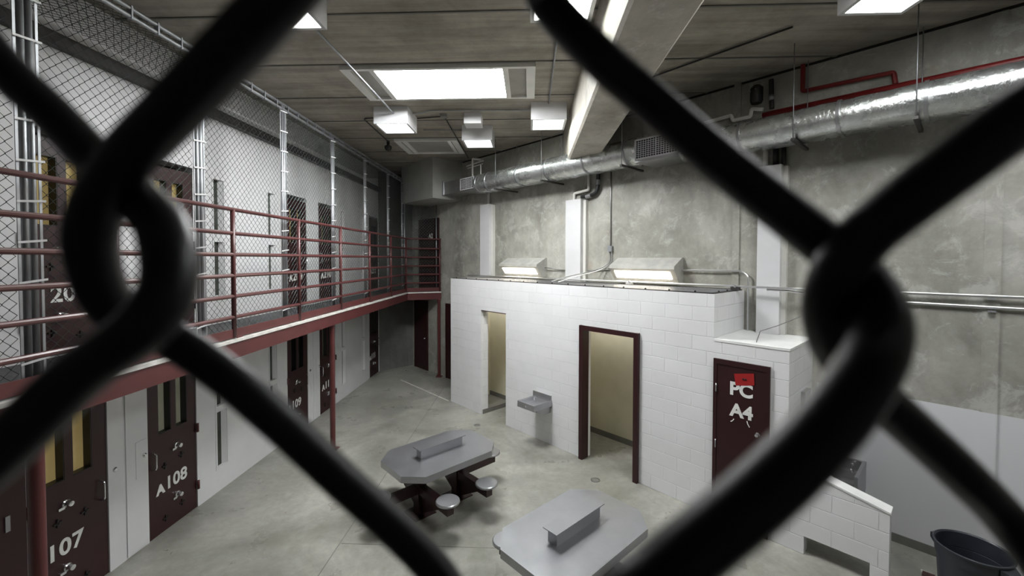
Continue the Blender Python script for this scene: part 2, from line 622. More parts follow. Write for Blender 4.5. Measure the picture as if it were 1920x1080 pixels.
# chase box above the far corner
struct('soffit', qbox(MB(), 9.66, 11.35, 6.05, NW, 5.12, ZC), 'soffit', 'grey boxed chase hanging under the ceiling where the duct ends', 'chase', ROT)

# floor joints
def joint(name, pts, wdt, lab):
    a, b = Vector(pts[0]), Vector(pts[1])
    d = (b - a).normalized()
    s = Vector((-d.y, d.x, 0)) * wdt / 2
    z0, z1 = Vector((0, 0, 0.0)), Vector((0, 0, 0.002))
    vs = [a - s + z0, b - s + z0, b + s + z0, a + s + z0, a - s + z1, b - s + z1, b + s + z1, a + s + z1]
    struct(name, MB().add(vs, [(0, 3, 2, 1), (4, 5, 6, 7), (0, 1, 5, 4), (1, 2, 6, 5), (2, 3, 7, 6), (3, 0, 4, 7)]), 'cove' if 'saw' in lab else 'lip', lab, 'floor joint')
joint('trim_20', [(-2.32, 3.2, 0), (-2.32, 11.3, 0)], 0.010, 'saw cut floor joint running past the left of the tables')
joint('trim_21', [(-2.30, 5.02, 0), (1.2, 5.02, 0)], 0.008, 'saw cut floor joint crossing between the two tables')
joint('trim_22', [(-1.98, 10.27, 0), (-3.72, 12.03, 0)], 0.035, 'pale painted line on the floor left of the shower block')

# ================================================================ WALKWAY
corner = Vector((-3.55, 12.09, 0))
endp = Vector((S2 * (6.98 - 10.70), S2 * (6.98 + 10.70), 0))
def off_poly(x):
    """walkway edge line pushed x metres out from the rail line"""
    e = (endp - corner).normalized()
    nrm = Vector((e.y, -e.x, 0))
    return [(-3.55 + x, -2.0), (corner.x + x, corner.y - x * 0.35), ((endp + nrm * x).x, (endp + nrm * x).y)]
far = [(-S2 * (BACK - NW), S2 * (BACK + NW)), (-S2 * (BACK - 5.83), S2 * (BACK + 5.83)), (XW, 13.0), (XW, -2.0)]
edge = off_poly(0.02)
mb = MB().prism([*edge, *far], 'z', ZM - 0.13, ZM)
struct('floor_walkway', mb, 'mezz', 'upper walkway slab in front of the upper cells', 'walkway')
mb = MB()
e1, e2 = off_poly(0.045), off_poly(-0.04)
mb.prism([*e1, *e2[::-1]], 'z', ZM - 0.03, ZM + 0.004)
struct('trim_23', mb, 'lip', 'pale strip along the walkway edge above the red beam', 'trim')
mb = MB()
e1, e2 = off_poly(0.03), off_poly(-0.10)
mb.prism([*e1, *e2[::-1]], 'z', 2.305, ZM - 0.03)
t = mb.build('edge_beam', 'redbeam', None, (-3.55, 5.0, 2.305))
tag(t, 'dark red steel edge beam carrying the upper walkway', 'beam')

rt = thing('railing', 'dark red pipe railing with six rails along the upper walkway', 'railing', (-3.55, 5.0, ZM))
RZ = [4.09, 3.805, 3.55, 3.297, 3.048, 2.797]
for z in RZ:
    MB().tube(rounded([(-3.55, -2.0, z), (-3.55, 12.09, z), (endp.x, endp.y, z)], 0.12, 6), 0.0235, 10).build('rail', 'rail', rt)
posts = [-0.85 + 1.445 * k for k in range(9)] + [12.05]
for y in posts:
    MB().tube([(-3.55, y, ZM + 0.02), (-3.55, y, RZ[0])], 0.026, 10).build('post', 'rail', rt)
MB().tube([(endp.x - 0.03, endp.y - 0.02, ZM), (endp.x - 0.03, endp.y - 0.02, RZ[0])], 0.026, 10).build('post', 'rail', rt)
e1, e2 = off_poly(0.004), off_poly(-0.008)
mb = MB().prism([*e1, *e2[::-1]], 'z', ZM + 0.02, ZM + 0.125)
for y in posts[:-1]:
    mb.box(-3.56, -3.545, y + 0.05, y + 0.14, ZM, ZM + 0.03)
mb.build('kick_plate', 'redbeam', rt)

# columns under the walkway
for (x, y, lab) in ((-3.61, 2.915, 'dark red steel post under the walkway, in front of cell door 107'),
                    (-3.60, 7.548, 'dark red steel post under the walkway, in front of cell door A110'),
                    (S2 * (6.88 - 10.66), S2 * (6.88 + 10.66), 'dark red steel post at the far end of the walkway')):
    t = thing('steel_post', lab, 'post', (x, y, 0), 0, 'posts under the walkway')
    MB().tube([(x, y, 0.012), (x, y, 2.305)], 0.046, 14).build('shaft', 'redbeam', t)
    MB().box(x - 0.09, x + 0.09, y - 0.09, y + 0.09, 0, 0.012).build('base_plate', 'redbeam', t)

# ---------------------------------------------------------------- chain-link guard of the walkway
XF = -3.68
def chain_mesh(mb, place, length, height, h=0.0425, r=0.0026, u_off=0.0):
    """diamond mesh of zigzag wires; place(u, v, w)"""
    nu = int(length / h)
    nv = int(height / h)
    for i in range(nu):
        pts = []
        for k in range(nv + 1):
            side = (i + k) % 2
            u = u_off + i * h + (h + 0.0012 if side else -0.0012)
            pts.append((u, k * h, 0.0022 * (1 if (k + i) % 2 else -1)))
        # three-sided tube, cheap
        pp = [Vector(place(*p)) for p in pts]
        ax = (Vector(place(0, 0, 1)) - Vector(place(0, 0, 0))).normalized()
        ud = (Vector(place(1, 0, 0)) - Vector(place(0, 0, 0))).normalized()
        vd = (Vector(place(0, 1, 0)) - Vector(place(0, 0, 0))).normalized()
        base = len(mb.v)
        for p in pp:
            mb.v += [tuple(p + ud * r * 1.35), tuple(p + ax * r), tuple(p - ud * r * 1.35), tuple(p - ax * r)]
        for k in range(len(pp) - 1):
            for j in range(4):
                j2 = (j + 1) % 4
                mb.f.append((base + k * 4 + j, base + k * 4 + j2, base + k * 4 + 4 + j2, base + k * 4 + 4 + j))
                mb.sm.append(True)

FP = [1.36, 2.97, 4.58, 6.20, 7.79, 9.34, 10.88, 12.10]
ZT = 5.73
fl = thing('chain_link_fence', 'tall galvanised chain-link guard fence on the upper walkway', 'fence', (XF, 5.0, ZM))
for i in range(len(FP) - 1):
    a, b = FP[i] + 0.075, FP[i + 1] - 0.075
    mb = MB()
    chain_mesh(mb, lambda u, v, ww, a=a: (XF + ww, a + u, ZM + 0.05 + v), b - a, ZT - ZM - 0.08)
    mb.build('mesh_panel', 'wire', fl)
for i, y in enumerate(FP):
    mb = MB()
    for dy in (-0.026, 0.026):
        mb.tube([(XF, y + dy, ZM), (XF, y + dy, ZT + 0.06)], 0.021, 10)
    fp = mb.build('fence_post', 'galv', fl)
    for dy in (-0.07, 0.07):
        MB().box(XF + 0.004, XF + 0.010, y + dy - 0.009, y + dy + 0.009, ZM + 0.05, ZT - 0.02).build('tension_bar', 'galv', fp)
    for k in range(11):
        z = ZM + 0.20 + 0.295 * k
        if z < ZT - 0.05:
            mb = MB()
            x0, x1, h_ = XF + 0.021, XF + 0.027, 0.008
            ya, yb, za, zb2 = y - 0.092, y + 0.092, z, z + 0.022
            mb.add([(x0, ya, za - h_), (x1, ya, za - h_), (x1, yb, zb2 - h_), (x0, yb, zb2 - h_), (x0, ya, za + h_), (x1, ya, za + h_), (x1, yb, zb2 + h_), (x0, yb, zb2 + h_)],
                   [(0, 3, 2, 1), (4, 5, 6, 7), (0, 1, 5, 4), (1, 2, 6, 5), (2, 3, 7, 6), (3, 0, 4, 7)])
            mb.build('clamp_band', 'white', fp)
MB().tube([(XF, -2, ZT), (XF, 12.1, ZT)], 0.020, 10).build('top_rail', 'galv', fl)
mb = MB().tube([(XF, -2, ZT + 0.075), (XF, 12.1, ZT + 0.075)], 0.020, 10)
for k in range(40):
    y = 1.0 + 0.28 * k
    mb.box(XF - 0.024, XF + 0.024, y - 0.008, y + 0.008, ZT - 0.022, ZT + 0.098)
mb.build('top_rail', 'galv', fl)
# return panel at the far end
ev = (endp - corner).normalized()
fe = Vector((XF, 12.14, 0))
L = (endp - corner).length
mb = MB()
chain_mesh(mb, lambda u, v, ww: (fe.x + ev.x * u, fe.y + ev.y * u, ZM + 0.05 + v), L - 0.04, 5.05 - ZM)
mb.build('mesh_panel', 'wire', fl)
for u in (0.06, L - 0.02):
    MB().tube([(fe.x + ev.x * u, fe.y + ev.y * u, ZM), (fe.x + ev.x * u, fe.y + ev.y * u, 5.11)], 0.021, 8).build('fence_post', 'galv', fl)
# mesh roof over the walkway
mb = MB()
chain_mesh(mb, lambda u, v, ww: (XF - v, 1.0 + u, ZT + 0.075 + ww), 11.0, 0.94, 0.0425)
mb.build('roof_mesh', 'wire', fl)
t = MB().box(XW, XW + 0.09, -2, 12.9, 5.56, 5.69).build('dark_wall_band', 'strip', None, (XW, 5.0, 5.56))  # dark band along the wall, just below the mesh roof
tag(t, 'dark band along the upper cell wall below the mesh roof', 'beam')

# ================================================================ CELL DOORS
def cell_door(name, y0, y1, z0, number, hinge_left, label, panes='pane', letters=True, leaf_h=2.12):
    t = thing(name, label, 'door', (XW, (y0 + y1) / 2, z0), 0, None, 'structure')
    wd = y1 - y0
    xf = XW - 0.012
    def yy(f):                     # 0 = handle side ... 1 = hinge side
        return y1 - f * wd if hinge_left else y0 + f * wd
    zw0, zw1 = z0 + 1.27, z0 + 1.95
    wins = []
    for f0, f1 in ((0.21, 0.46), (0.56, 0.80)):
        a, b = sorted((yy(f0), yy(f1)))
        wins.append((a, b, zw0, zw1))
    MB().walls(y0 + 0.004, y1 - 0.004, z0 + 0.004, z0 + leaf_h, wins, lambda u, d, z: (d, u, z), xf - 0.10, xf).build('leaf', 'maroon', t)
    for a, b, c, d in wins:
        wf = MB().walls(a + 0.001, b - 0.001, c + 0.001, d - 0.001, [(a + 0.008, b - 0.008, c + 0.008, d - 0.008)], lambda u, dd, z: (dd, u, z), xf - 0.098, xf - 0.002).build('window_frame', 'black', t)  # black lining that paints in the shade of the window reveals
        MB().box(xf - 0.096, xf - 0.085, a + 0.008, b - 0.008, c + 0.008, d - 0.008).build('window_pane', panes, wf)
    # chrome pull
    yh = yy(0.10)
    MB().tube(rounded([(xf, yh, z0 + 0.86), (xf + 0.05, yh, z0 + 0.875), (xf + 0.05, yh, z0 + 1.065), (xf, yh, z0 + 1.08)], 0.04), 0.009, 8).build('handle', 'chrome', t)
    # round chrome food-pass locks with their little arm
    for zk in (1.03, 0.375):
        yk = yy(0.56)
        mb = MB().lathe([(0.040, xf - 0.005), (0.040, xf + 0.016), (0.030, xf + 0.024), (0.030, xf + 0.062), (0.026, xf + 0.07), (0.001, xf + 0.072)], (0, yk, z0 + zk), 'x', 14)
        mb.box(xf, xf + 0.02, yk - 0.075, yk - 0.02, z0 + zk - 0.045, z0 + zk - 0.02)
        mb.build('lock_knob', 'chrome', t)
    # dark cross-shaped bolts around the food pass
    mb = MB()
    for f, zk in ((0.32, 0.84), (0.66, 0.87), (0.32, 0.16), (0.66, 0.22)):
        mb.box(xf, xf + 0.012, yy(f) - 0.04, yy(f) + 0.04, z0 + zk - 0.008, z0 + zk + 0.008)
        mb.box(xf, xf + 0.012, yy(f) - 0.008, yy(f) + 0.008, z0 + zk - 0.04, z0 + zk + 0.04)
    mb.build('bolt', 'black', t)
    for zk in (0.32, 1.13):
        yk = yy(1.0)
        MB().tube([(XW + 0.014, yk, z0 + zk - 0.06), (XW + 0.014, yk, z0 + zk + 0.06)], 0.016, 8).build('hinge', 'redbeam', t)
    if number:
        up = z0 > 1
        ys = y0 + (0.245 if up else (0.245 if not hinge_left else 0.15))
        if letters:
            text_mesh('letter', 'A', 0.165, 'letter', t, (xf + 0.003, ys - 0.125, z0 + 0.515), (0, 1, 0), (0, 0, 1), 0.009)
        text_mesh('number', number, 0.225, 'letter', t, (xf + 0.003, ys, z0 + 0.522), (0, 1, 0), (0, 0, 1), 0.0055, spacing=1.04)
    return t

cell_door('door_1', *DOORS['107'], 0, '107', True, 'dark red lower cell door numbered 107, nearest at left', 'pane')
cell_door('door_2', *DOORS['108'], 0, '108', False, 'dark red lower cell door numbered A108', 'paneg')
cell_door('door_3', *DOORS['109'], 0, '109', True, 'dark red lower cell door numbered 109', 'paned')
cell_door('door_4', *DOORS['110'], 0, '110', False, 'dark red lower cell door numbered A110 behind the red post', 'paneg')
cell_door('door_5', *DOORS['111'], 0, '111', True, 'dark lower cell door in the shadow at the far end', 'paneg')
zu = ZM + 0.02
cell_door('door_6', *DOORS['107'], zu, '207', True, 'dark red upper cell door numbered 207 behind the mesh', 'pane', False)
cell_door('door_7', *DOORS['108'], zu, '208', False, 'dark red upper cell door with tan windows beside the second fence post', 'pane')
cell_door('door_8', *DOORS['109'], zu, '209', True, 'dark red upper cell door numbered A209 with tan windows', 'pane')
cell_door('door_9', *DOORS['110'], zu, '210', False, 'dark red upper cell door right of door A209', 'pane')
cell_door('door_10', *DOORS['111'], zu, '211', True, 'dark upper cell door far along the walkway', 'paned')

# plain doors on the concrete wall at the far corner
def plain_door(name, b0, b1, z0, h, label, txt=None):
    t = thing(name, label, 'door', Q((b0 + b1) / 2, NW, z0), ROT, None, 'structure')
    qbox(MB(), b0, b1, NW - 0.035, NW - 0.002, z0, z0 + h).build('leaf', 'maroon', t)
    mb = MB()
    qbox(mb, b0 - 0.04, b0, NW - 0.05, NW, z0, z0 + h + 0.05)
    qbox(mb, b1, b1 + 0.04, NW - 0.05, NW, z0, z0 + h + 0.05)
    qbox(mb, b0, b1, NW - 0.05, NW, z0 + h, z0 + h + 0.05)
    mb.build('frame', 'maroon', t)
    MB().lathe([(0.028, NW - 0.04), (0.028, NW - 0.055), (0.018, NW - 0.075), (0.001, NW - 0.078)], Q(b0 + 0.1, 0, z0 + 1.0)[:1] + (0, z0 + 1.0), 'y', 12).build('knob', 'chrome', t)
    if txt:
        text_mesh('number', txt, 0.20, 'letter', t, Q(b0 + 0.50, NW - 0.04, z0 + 1.60), (1, 0, 0), (0, 0, 1), 0.006)
    return t
plain_door('door_11', 11.50, 12.20, 0, 2.15, 'very dark narrow door in the far corner below the walkway')
plain_door('door_12', 9.50, 10.40, 0, 2.15, 'dark red door half hidden by the left end of the shower block')
plain_door('door_13', 10.86, 11.90, ZM + 0.01, 2.15, 'dark door at the far end of the upper walkway', 'A2')

# slit windows of the cells
zsl = ((0.36, 1.20), (1.29, 2.02), (ZM + 0.42, ZM + 1.22), (ZM + 1.36, ZM + 2.15))
nm = ('beside door A108', 'left of door 109', 'right of door A110', 'left of the farthest cell door')
wn = 0
for i, y in enumerate(SLITS):
    for lev in (0, 1):
        wn += 1
        t = thing('window_%d' % wn, 'narrow two-part cell window %s, %s row' % (nm[i], ('lower', 'upper')[lev]), 'window', (XW, y + 0.1, zsl[lev * 2][0]), 0, None, 'structure')
        for z0, z1 in zsl[lev * 2:lev * 2 + 2]:
            mb = MB()
            mb.box(XW - 0.06, XW - 0.05, y, y + 0.205, z0, z1)
            mb.build('pane', 'paned', t)
        mb = MB().walls(y - 0.03, y + 0.235, zsl[lev * 2][0] - 0.03, zsl[lev * 2 + 1][1] + 0.03,
                        [(y, y + 0.205, *zsl[lev * 2]), (y, y + 0.205, *zsl[lev * 2 + 1])], lambda u, d, z: (d, u, z), XW, XW + 0.006)
        for z0, z1 in zsl[lev * 2:lev * 2 + 2]:
            mb.prism([(XW, y + 0.203), (XW - 0.049, y + 0.203), (XW - 0.049, y + 0.148), (XW - 0.002, y + 0.198)], 'z', z0 + 0.001, z1 - 0.001)
        mb.build('frame', 'cell', t)

# white service panels between paired doors
for (y0, y1, lab) in ((4.47, 4.90, 'white service panel with a small hatch between doors 107 and A108'),
                      (8.71, 9.15, 'white service panel between doors 109 and A110')):
    t = thing('service_panel', lab, 'panel', (XW, (y0 + y1) / 2, 0.02), 0, 'white panels between the cell doors')
    MB().box(XW, XW + 0.012, y0 + 0.17, y1, 0.02, 2.12).build('panel', 'cell', t)
    MB().box(XW + 0.012, XW + 0.017, y1 - 0.145, y1 - 0.005, 0.88, 1.32).build('hatch', 'cell', t)
    for yk, xk in ((y0 + 0.045, XW), (y1 - 0.035, XW + 0.017)):
        MB().lathe([(0.026, xk), (0.026, xk + 0.010), (0.016, xk + 0.020), (0.001, xk + 0.021)], (0, yk, 1.125), 'x', 14).build('key_lock', 'chrome', t)
# sliver of a dark red chase door at the very edge of view
t = thing('chase_door', 'dark red narrow door cut off by the left edge, left of door 107', 'door', (XW, 3.57, 0.02))
MB().box(XW, XW + 0.03, 3.10, 3.655, 0.02, 2.12).build('leaf', 'maroon', t)
MB().box(XW + 0.03, XW + 0.042, 3.49, 3.525, 1.07, 1.21).build('hinge', 'steel', t)

# ================================================================ SHOWER BLOCK
hol = [(-7.405, -6.575, 0, 2.36), (-4.54, -3.52, 0, 2.285)]
mb = MB().walls(-8.6, -2.34, 0, 3.03, hol, lambda u, d, z: (u, d, z), NF, NF + 0.2)
struct('wall_shower_front', mb, 'block', 'white painted block front wall of the shower enclosure with two doorways', 'wall', ROT)
mb = qbox(MB(), 8.4, 8.6, NF + 0.2, NW, 0, 3.03)
struct('wall_shower_left', mb, 'block', 'white block left end wall of the shower enclosure', 'wall', ROT)
mb = qbox(MB(), 2.34, 2.54, NF + 0.2, NW, 0, 3.03)
struct('wall_shower_right', mb, 'block', 'white block right end wall of the shower enclosure above the closet', 'wall', ROT)
mb = qbox(MB(), 2.54, 8.4, NW - 0.045, NW - 0.004, 0, 3.0)
qbox(mb, 2.54, 3.0, NF + 0.2, NF + 0.206, 0, 3.0)
qbox(mb, 5.2, 5.4, NF + 0.2, NW - 0.045, 0, 2.6)
qbox(mb, 8.38, 8.4, NF + 0.2, NW - 0.045, 0, 3.0)
qbox(mb, 2.54, 2.56, NF + 0.2, NW - 0.045, 0, 3.0)
struct('wall_shower_inner', mb, 'cream', 'cream painted inner walls of the shower stalls', 'wall', ROT)
mb = qbox(MB(), 2.56, 5.2, NW - 0.06, NW - 0.045, 0, 0.105)
qbox(mb, 5.4, 8.38, NW - 0.06, NW - 0.045, 0, 0.105)
qbox(mb, 4.545, 4.56, NF + 0.03, NF + 0.2, 0, 0.10)
struct('baseboard_shower', mb, 'cove', 'dark grey cove base inside the shower stalls', 'baseboard', ROT)
mb = qbox(MB(), 7.40, 7.50, NF + 0.04, NW - 0.06, 0, 0.10)
struct('trim_24', mb, 'cove', 'low concrete shower curb inside the left doorway', 'curb', ROT)
mb = qbox(MB(), 6.575, 7.405, NF - 0.004, NF + 0.2, 2.345, 2.362)
struct('trim_25', mb, 'maroon', 'thin dark red lintel edge over the left doorway', 'lintel', ROT)
# right doorway frame
mb = MB()
qbox(mb, 4.605, 4.525, NF - 0.055, NF + 0.12, 0, 2.355)
qbox(mb, 3.535, 3.455, NF - 0.055, NF + 0.12, 0, 2.355)
qbox(mb, 4.525, 3.535, NF - 0.055, NF + 0.12, 2.275, 2.355)
t = mb.build('door_frame', 'maroon', None, Q(4.03, NF, 0), ROT, 0.004)
tag(t, 'dark red steel frame around the open right shower doorway', 'door frame')

# closet
struct('wall_closet', qbox(MB(), 1.454, 2.34, NF, NW, 0, 2.395), 'block', 'white block closet with door PC A4 right of the showers', 'wall', ROT)
struct('trim_26', qbox(MB(), 1.448, 2.34, NF - 0.006, NW, 2.395, 2.425), 'blockcap', 'flat white top of the closet', 'cap', ROT)
t = thing('door_14', 'dark red closet door lettered PC A4 with a red paper on it', 'door', Q(1.99, NF, 0), ROT, None, 'structure')
mb = MB()
qbox(mb, 2.330, 2.285, NF - 0.03, NF + 0.02, 0, 2.168)
qbox(mb, 1.700, 1.650, NF - 0.03, NF + 0.02, 0, 2.168)
qbox(mb, 2.285, 1.700, NF - 0.03, NF + 0.02, 2.10, 2.168)
mb.build('frame', 'maroon', t)
qbox(MB(), 2.283, 1.702, NF - 0.022, NF + 0.01, 0.01, 2.098).build('leaf', 'maroon', t)
for z in (1.78, 1.02, 0.27):
    MB().tube([Q(2.290, NF - 0.036, z - 0.055), Q(2.290, NF - 0.036, z + 0.055)], 0.009, 8).build('hinge', 'steel', t)
MB().lathe([(0.024, NF - 0.022), (0.024, NF - 0.032), (0.012, NF - 0.038), (0.026, NF - 0.055), (0.020, NF - 0.078), (0.001, NF - 0.082)], (-1.777, 0, 1.29), 'y', 14).build('knob', 'chrome', t)
text_mesh('lettering', 'PC', 0.232, 'letter', t, Q(2.122, NF - 0.0255, 1.732), (1, 0, 0), (0, 0, 1), 0.0085)
text_mesh('lettering', 'A4', 0.232, 'letter', t, Q(2.108, NF - 0.0255, 1.452), (1, 0, 0), (0, 0, 1), 0.0085)
mb = MB()
mb.tube([Q(2.10, NF - 0.025, 1.365), Q(2.075, NF - 0.03, 1.385), Q(2.062, NF - 0.03, 1.41)], 0.006, 6)
mb.tube([Q(1.905, NF - 0.025, 1.425), Q(1.893, NF - 0.03, 1.39), Q(1.872, NF - 0.03, 1.355)], 0.006, 6)
mb.build('hook', 'letter', t)
t = MB().add([Q(2.066, NF - 0.031, 2.006), Q(1.831, NF - 0.033, 2.054), Q(1.823, NF - 0.031, 1.905), Q(2.045, NF - 0.029, 1.856),
              Q(2.066, NF - 0.028, 2.006), Q(1.831, NF - 0.030, 2.054), Q(1.823, NF - 0.028, 1.905), Q(2.045, NF - 0.026, 1.856)],
             [(0, 1, 2, 3), (7, 6, 5, 4), (0, 4, 5, 1), (1, 5, 6, 2), (2, 6, 7, 3), (3, 7, 4, 0)])
ts = thing('paper_notice', 'red paper notice taped over the top of the lettering on the closet door', 'notice', Q(1.94, NF - 0.022, 1.856), ROT)
t.build('sheet', 'redpaper', ts)
mb = MB().tube([Q(1.965, NF - 0.034, 1.955), Q(1.950, NF - 0.0345, 1.966), Q(1.940, NF - 0.0345, 1.956), Q(1.922, NF - 0.0345, 1.966), Q(1.912, NF - 0.034, 1.955)], 0.006, 6)
mb.build('scribble', 'ink', ts)
t = qbox(MB(), 1.454, 1.405, 6.43, 6.72, 1.28, 1.79).build('wall_dispenser', 'steel', None, Q(1.454, 6.58, 1.28), ROT, 0.006)
tag(t, 'narrow stainless box fixed to the side of the white closet', 'dispenser')

# metal mesh lid of the shower block
t = thing('mesh_lid', 'flat metal mesh lid bolted over the top of the shower block', 'mesh lid', Q(5.4, 6.4, 3.03), ROT)
mb = MB()
for k in range(106):
    b = 2.45 + 0.057 * k
    mb.box(-b - 0.003, -b + 0.003, NF + 0.03, NW - 0.02, 3.034, 3.040)
for k in range(20):
    n_ = NF + 0.04 + 0.055 * k
    mb.box(-8.5, -2.42, n_ - 0.003, n_ + 0.003, 3.034, 3.040)
mb.build('mesh', 'galv', t)
mb = MB()
qbox(mb, 2.36, 8.55, NF + 0.012, NF + 0.055, 3.03, 3.046)
qbox(mb, 2.36, 2.41, NF + 0.055, NW - 0.03, 3.03, 3.046)
qbox(mb, 2.41, 8.55, NW - 0.05, NW - 0.01, 3.03, 3.046)
mb.build('frame', 'strip', t)
for k in range(16):
    b = 2.62 + 0.385 * k
    MB().lathe([(0.014, 3.046), (0.014, 3.058), (0.008, 3.064)], Q(b, NF + 0.035, 0), 'z', 8).build('bolt', 'black', t)
for n_ in (6.15, 6.45, 6.75):
    MB().lathe([(0.014, 3.046), (0.014, 3.058), (0.008, 3.064)], Q(2.385, n_, 0), 'z', 8).build('bolt', 'black', t)

# sloping half wall right of the closet, with a drain slot at its foot
mb = MB()
bL, bR, th = 1.454, 0.520, 0.16
zl, zr = 1.045, 0.822
ob0, ob1, oz = 1.276, 0.674, 0.222
def hw(n_):
    return [Q(bL, n_, 0), Q(ob0, n_, 0), Q(ob0, n_, oz), Q(ob1, n_, oz), Q(ob1, n_, 0), Q(bR, n_, 0), Q(bR, n_, zr), Q(bL, n_, zl)]
A_, B_ = hw(NF), hw(NF + th)
mb.add(A_ + B_, [(0, 1, 2, 7), (2, 3, 6, 7), (3, 4, 5, 6), (8, 15, 10, 9), (10, 15, 14, 11), (11, 14, 13, 12)] +
       [(i, i + 8, (i + 1) % 8 + 8, (i + 1) % 8) for i in range(8)])
struct('wall_half', mb, 'block', 'low sloping white block privacy wall with a slot at its foot', 'wall', ROT)
mb = MB().add([Q(bL, NF - 0.008, zl), Q(bR - 0.008, NF - 0.008, zr), Q(bR - 0.008, NF + th + 0.008, zr), Q(bL, NF + th + 0.008, zl),
               Q(bL, NF - 0.008, zl + 0.02), Q(bR - 0.008, NF - 0.008, zr + 0.02), Q(bR - 0.008, NF + th + 0.008, zr + 0.02), Q(bL, NF + th + 0.008, zl + 0.02)],
              [(0, 3, 2, 1), (4, 5, 6, 7), (0, 1, 5, 4), (1, 2, 6, 5), (2, 3, 7, 6), (3, 0, 4, 7)])
struct('trim_27', mb, 'blockcap', 'bright white sloping cap of the privacy wall', 'cap', ROT)

# steel sink behind it
t = thing('steel_sink', 'stainless wall sink with raised sides behind the privacy wall', 'sink', Q(1.12, NW, 0.5), ROT)
mb = MB()
sb0, sb1, sn0, sn1 = 1.44, 0.862, 6.42, NW - 0.004
qbox(mb, sb0, sb1, sn0, sn1, 0.50, 0.66)
qbox(mb, sb0, sb1, sn0, sn0 + 0.03, 0.66, 0.80)
mb.build('basin', 'steeldark', t)
qbox(MB(), sb1 + 0.03, sb1 - 0.005, sn0 - 0.02, sn1, 0.55, 0.90).build('side_panel', 'steel', t)
qbox(MB(), sb0, sb0 - 0.03, sn0 - 0.02, sn1, 0.55, 0.90).build('side_panel', 'steel', t)
qbox(MB(), sb0 - 0.03, sb1 + 0.03, sn1 - 0.035, sn1, 0.66, 0.895).build('back_panel', 'steeldark', t)
qbox(MB(), sb0 - 0.03, sb1 + 0.03, sn1 - 0.12, sn1 - 0.035, 0.66, 0.755).build('ledge', 'steeldark', t)
mb = MB().lathe([(0.022, 0.755), (0.018, 0.775), (0.011, 0.79), (0.011, 0.83), (0.02, 0.84), (0.02, 0.86), (0.005, 0.868)], Q(0.985, sn1 - 0.085, 0), 'z', 12)
mb.tube(rounded([Q(0.985, sn1 - 0.085, 0.81), Q(0.985, sn1 - 0.19, 0.82), Q(0.985, sn1 - 0.20, 0.78)], 0.03), 0.009, 8)
mb.build('faucet', 'chrome', t)

# drinking fountain
t = thing('drinking_fountain', 'stainless wall-hung drinking fountain between the two shower doorways', 'fountain', Q(5.5, NF, 0.58), ROT)
qbox(MB(), 5.765, 5.288, NF - 0.012, NF, 0.70, 0.93).build('backsplash', 'steeldark', t, None)
mb = MB()
f0, f1, fn = 5.70, 5.265, 5.395
zt = 0.855
prof = [(f0, fn), (f1, fn), (f1, NF - 0.012), (f0, NF - 0.012)]
inn = [(f0 - 0.045, fn + 0.05), (f1 + 0.045, fn + 0.05), (f1 + 0.045, NF - 0.09), (f0 - 0.045, NF - 0.09)]
vs = [Q(b, n_, zt) for b, n_ in prof] + [Q(b, n_, zt - 0.11) for b, n_ in prof] + [Q(b, n_, zt) for b, n_ in inn] + [Q(b * 0.8 + 5.48 * 0.2, n_ * 0.8 + 5.62 * 0.2, zt - 0.05) for b, n_ in inn]
fs = [(0, 1, 5, 4), (1, 2, 6, 5), (2, 3, 7, 6), (3, 0, 4, 7), (4, 5, 6, 7), (12, 13, 14, 15)]
for i in range(4):
    j = (i + 1) % 4
    fs += [(i, j, 8 + j, 8 + i), (8 + i, 8 + j, 12 + j, 12 + i)]
mb.add(vs, fs)
mb.build('basin', 'steel', t)
mb = MB()
mb.prism([(NF - 0.012, zt - 0.11), (fn + 0.12, zt - 0.11), (fn + 0.12, zt - 0.16), (NF - 0.20, zt - 0.24), (NF - 0.012, zt - 0.24)], 'x', -5.58, -5.30)
mb.build('housing', 'steeldark', t)
MB().lathe([(0.018, fn), (0.018, fn - 0.012), (0.010, fn - 0.016)], (-5.47, 0, zt - 0.055), 'y', 12).build('push_button', 'chrome', t)
mb = MB().tube(rounded([Q(5.60, NF - 0.12, zt), Q(5.60, NF - 0.12, zt + 0.045), Q(5.57, NF - 0.17, zt + 0.05)], 0.02), 0.012, 8)
mb.build('bubbler', 'chrome', t)

# ================================================================ LAMPS
def box_lamp(x, y, label):
    t = thing('ceiling_lamp', label, 'lamp', (x, y, 5.9), 0, 'white box lamps on the ceiling')
    h = 0.306
    mb = MB().walls(x - h, x + h, y - h, y + h, [(x - 0.265, x + 0.265, y - 0.265, y + 0.265)], lambda u, d, v: (u, v, d), 5.90, 5.915)
    mb.box(x - h, x - h + 0.02, y - h, y + h, 5.915, ZC)
    mb.box(x + h - 0.02, x + h, y - h, y + h, 5.915, ZC)
    mb.box(x - h + 0.02, x + h - 0.02, y - h, y - h + 0.02, 5.915, ZC)
    mb.box(x - h + 0.02, x + h - 0.02, y + h - 0.02, y + h, 5.915, ZC)
    mb.build('housing', 'white', t)
    MB().box(x - 0.268, x + 0.268, y - 0.268, y + 0.268, 5.912, 5.918).build('diffuser', 'lamp', t)
    return t
box_lamp(-2.46, 7.755, 'white box ceiling lamp below the left end of the bright skylight')
box_lamp(0.33, 7.635, 'white box ceiling lamp left of the concrete beam, beyond the skylight')
box_lamp(-1.06, 8.84, 'white box ceiling lamp farthest away, between two others')
box_lamp(-2.43, 4.10, 'white box ceiling lamp at the top left, half behind the thick wire')
box_lamp(0.31, 4.05, 'bright ceiling lamp at the top against the side of the concrete beam')
box_lamp(3.33, 4.04, 'white box ceiling lamp at the top right')

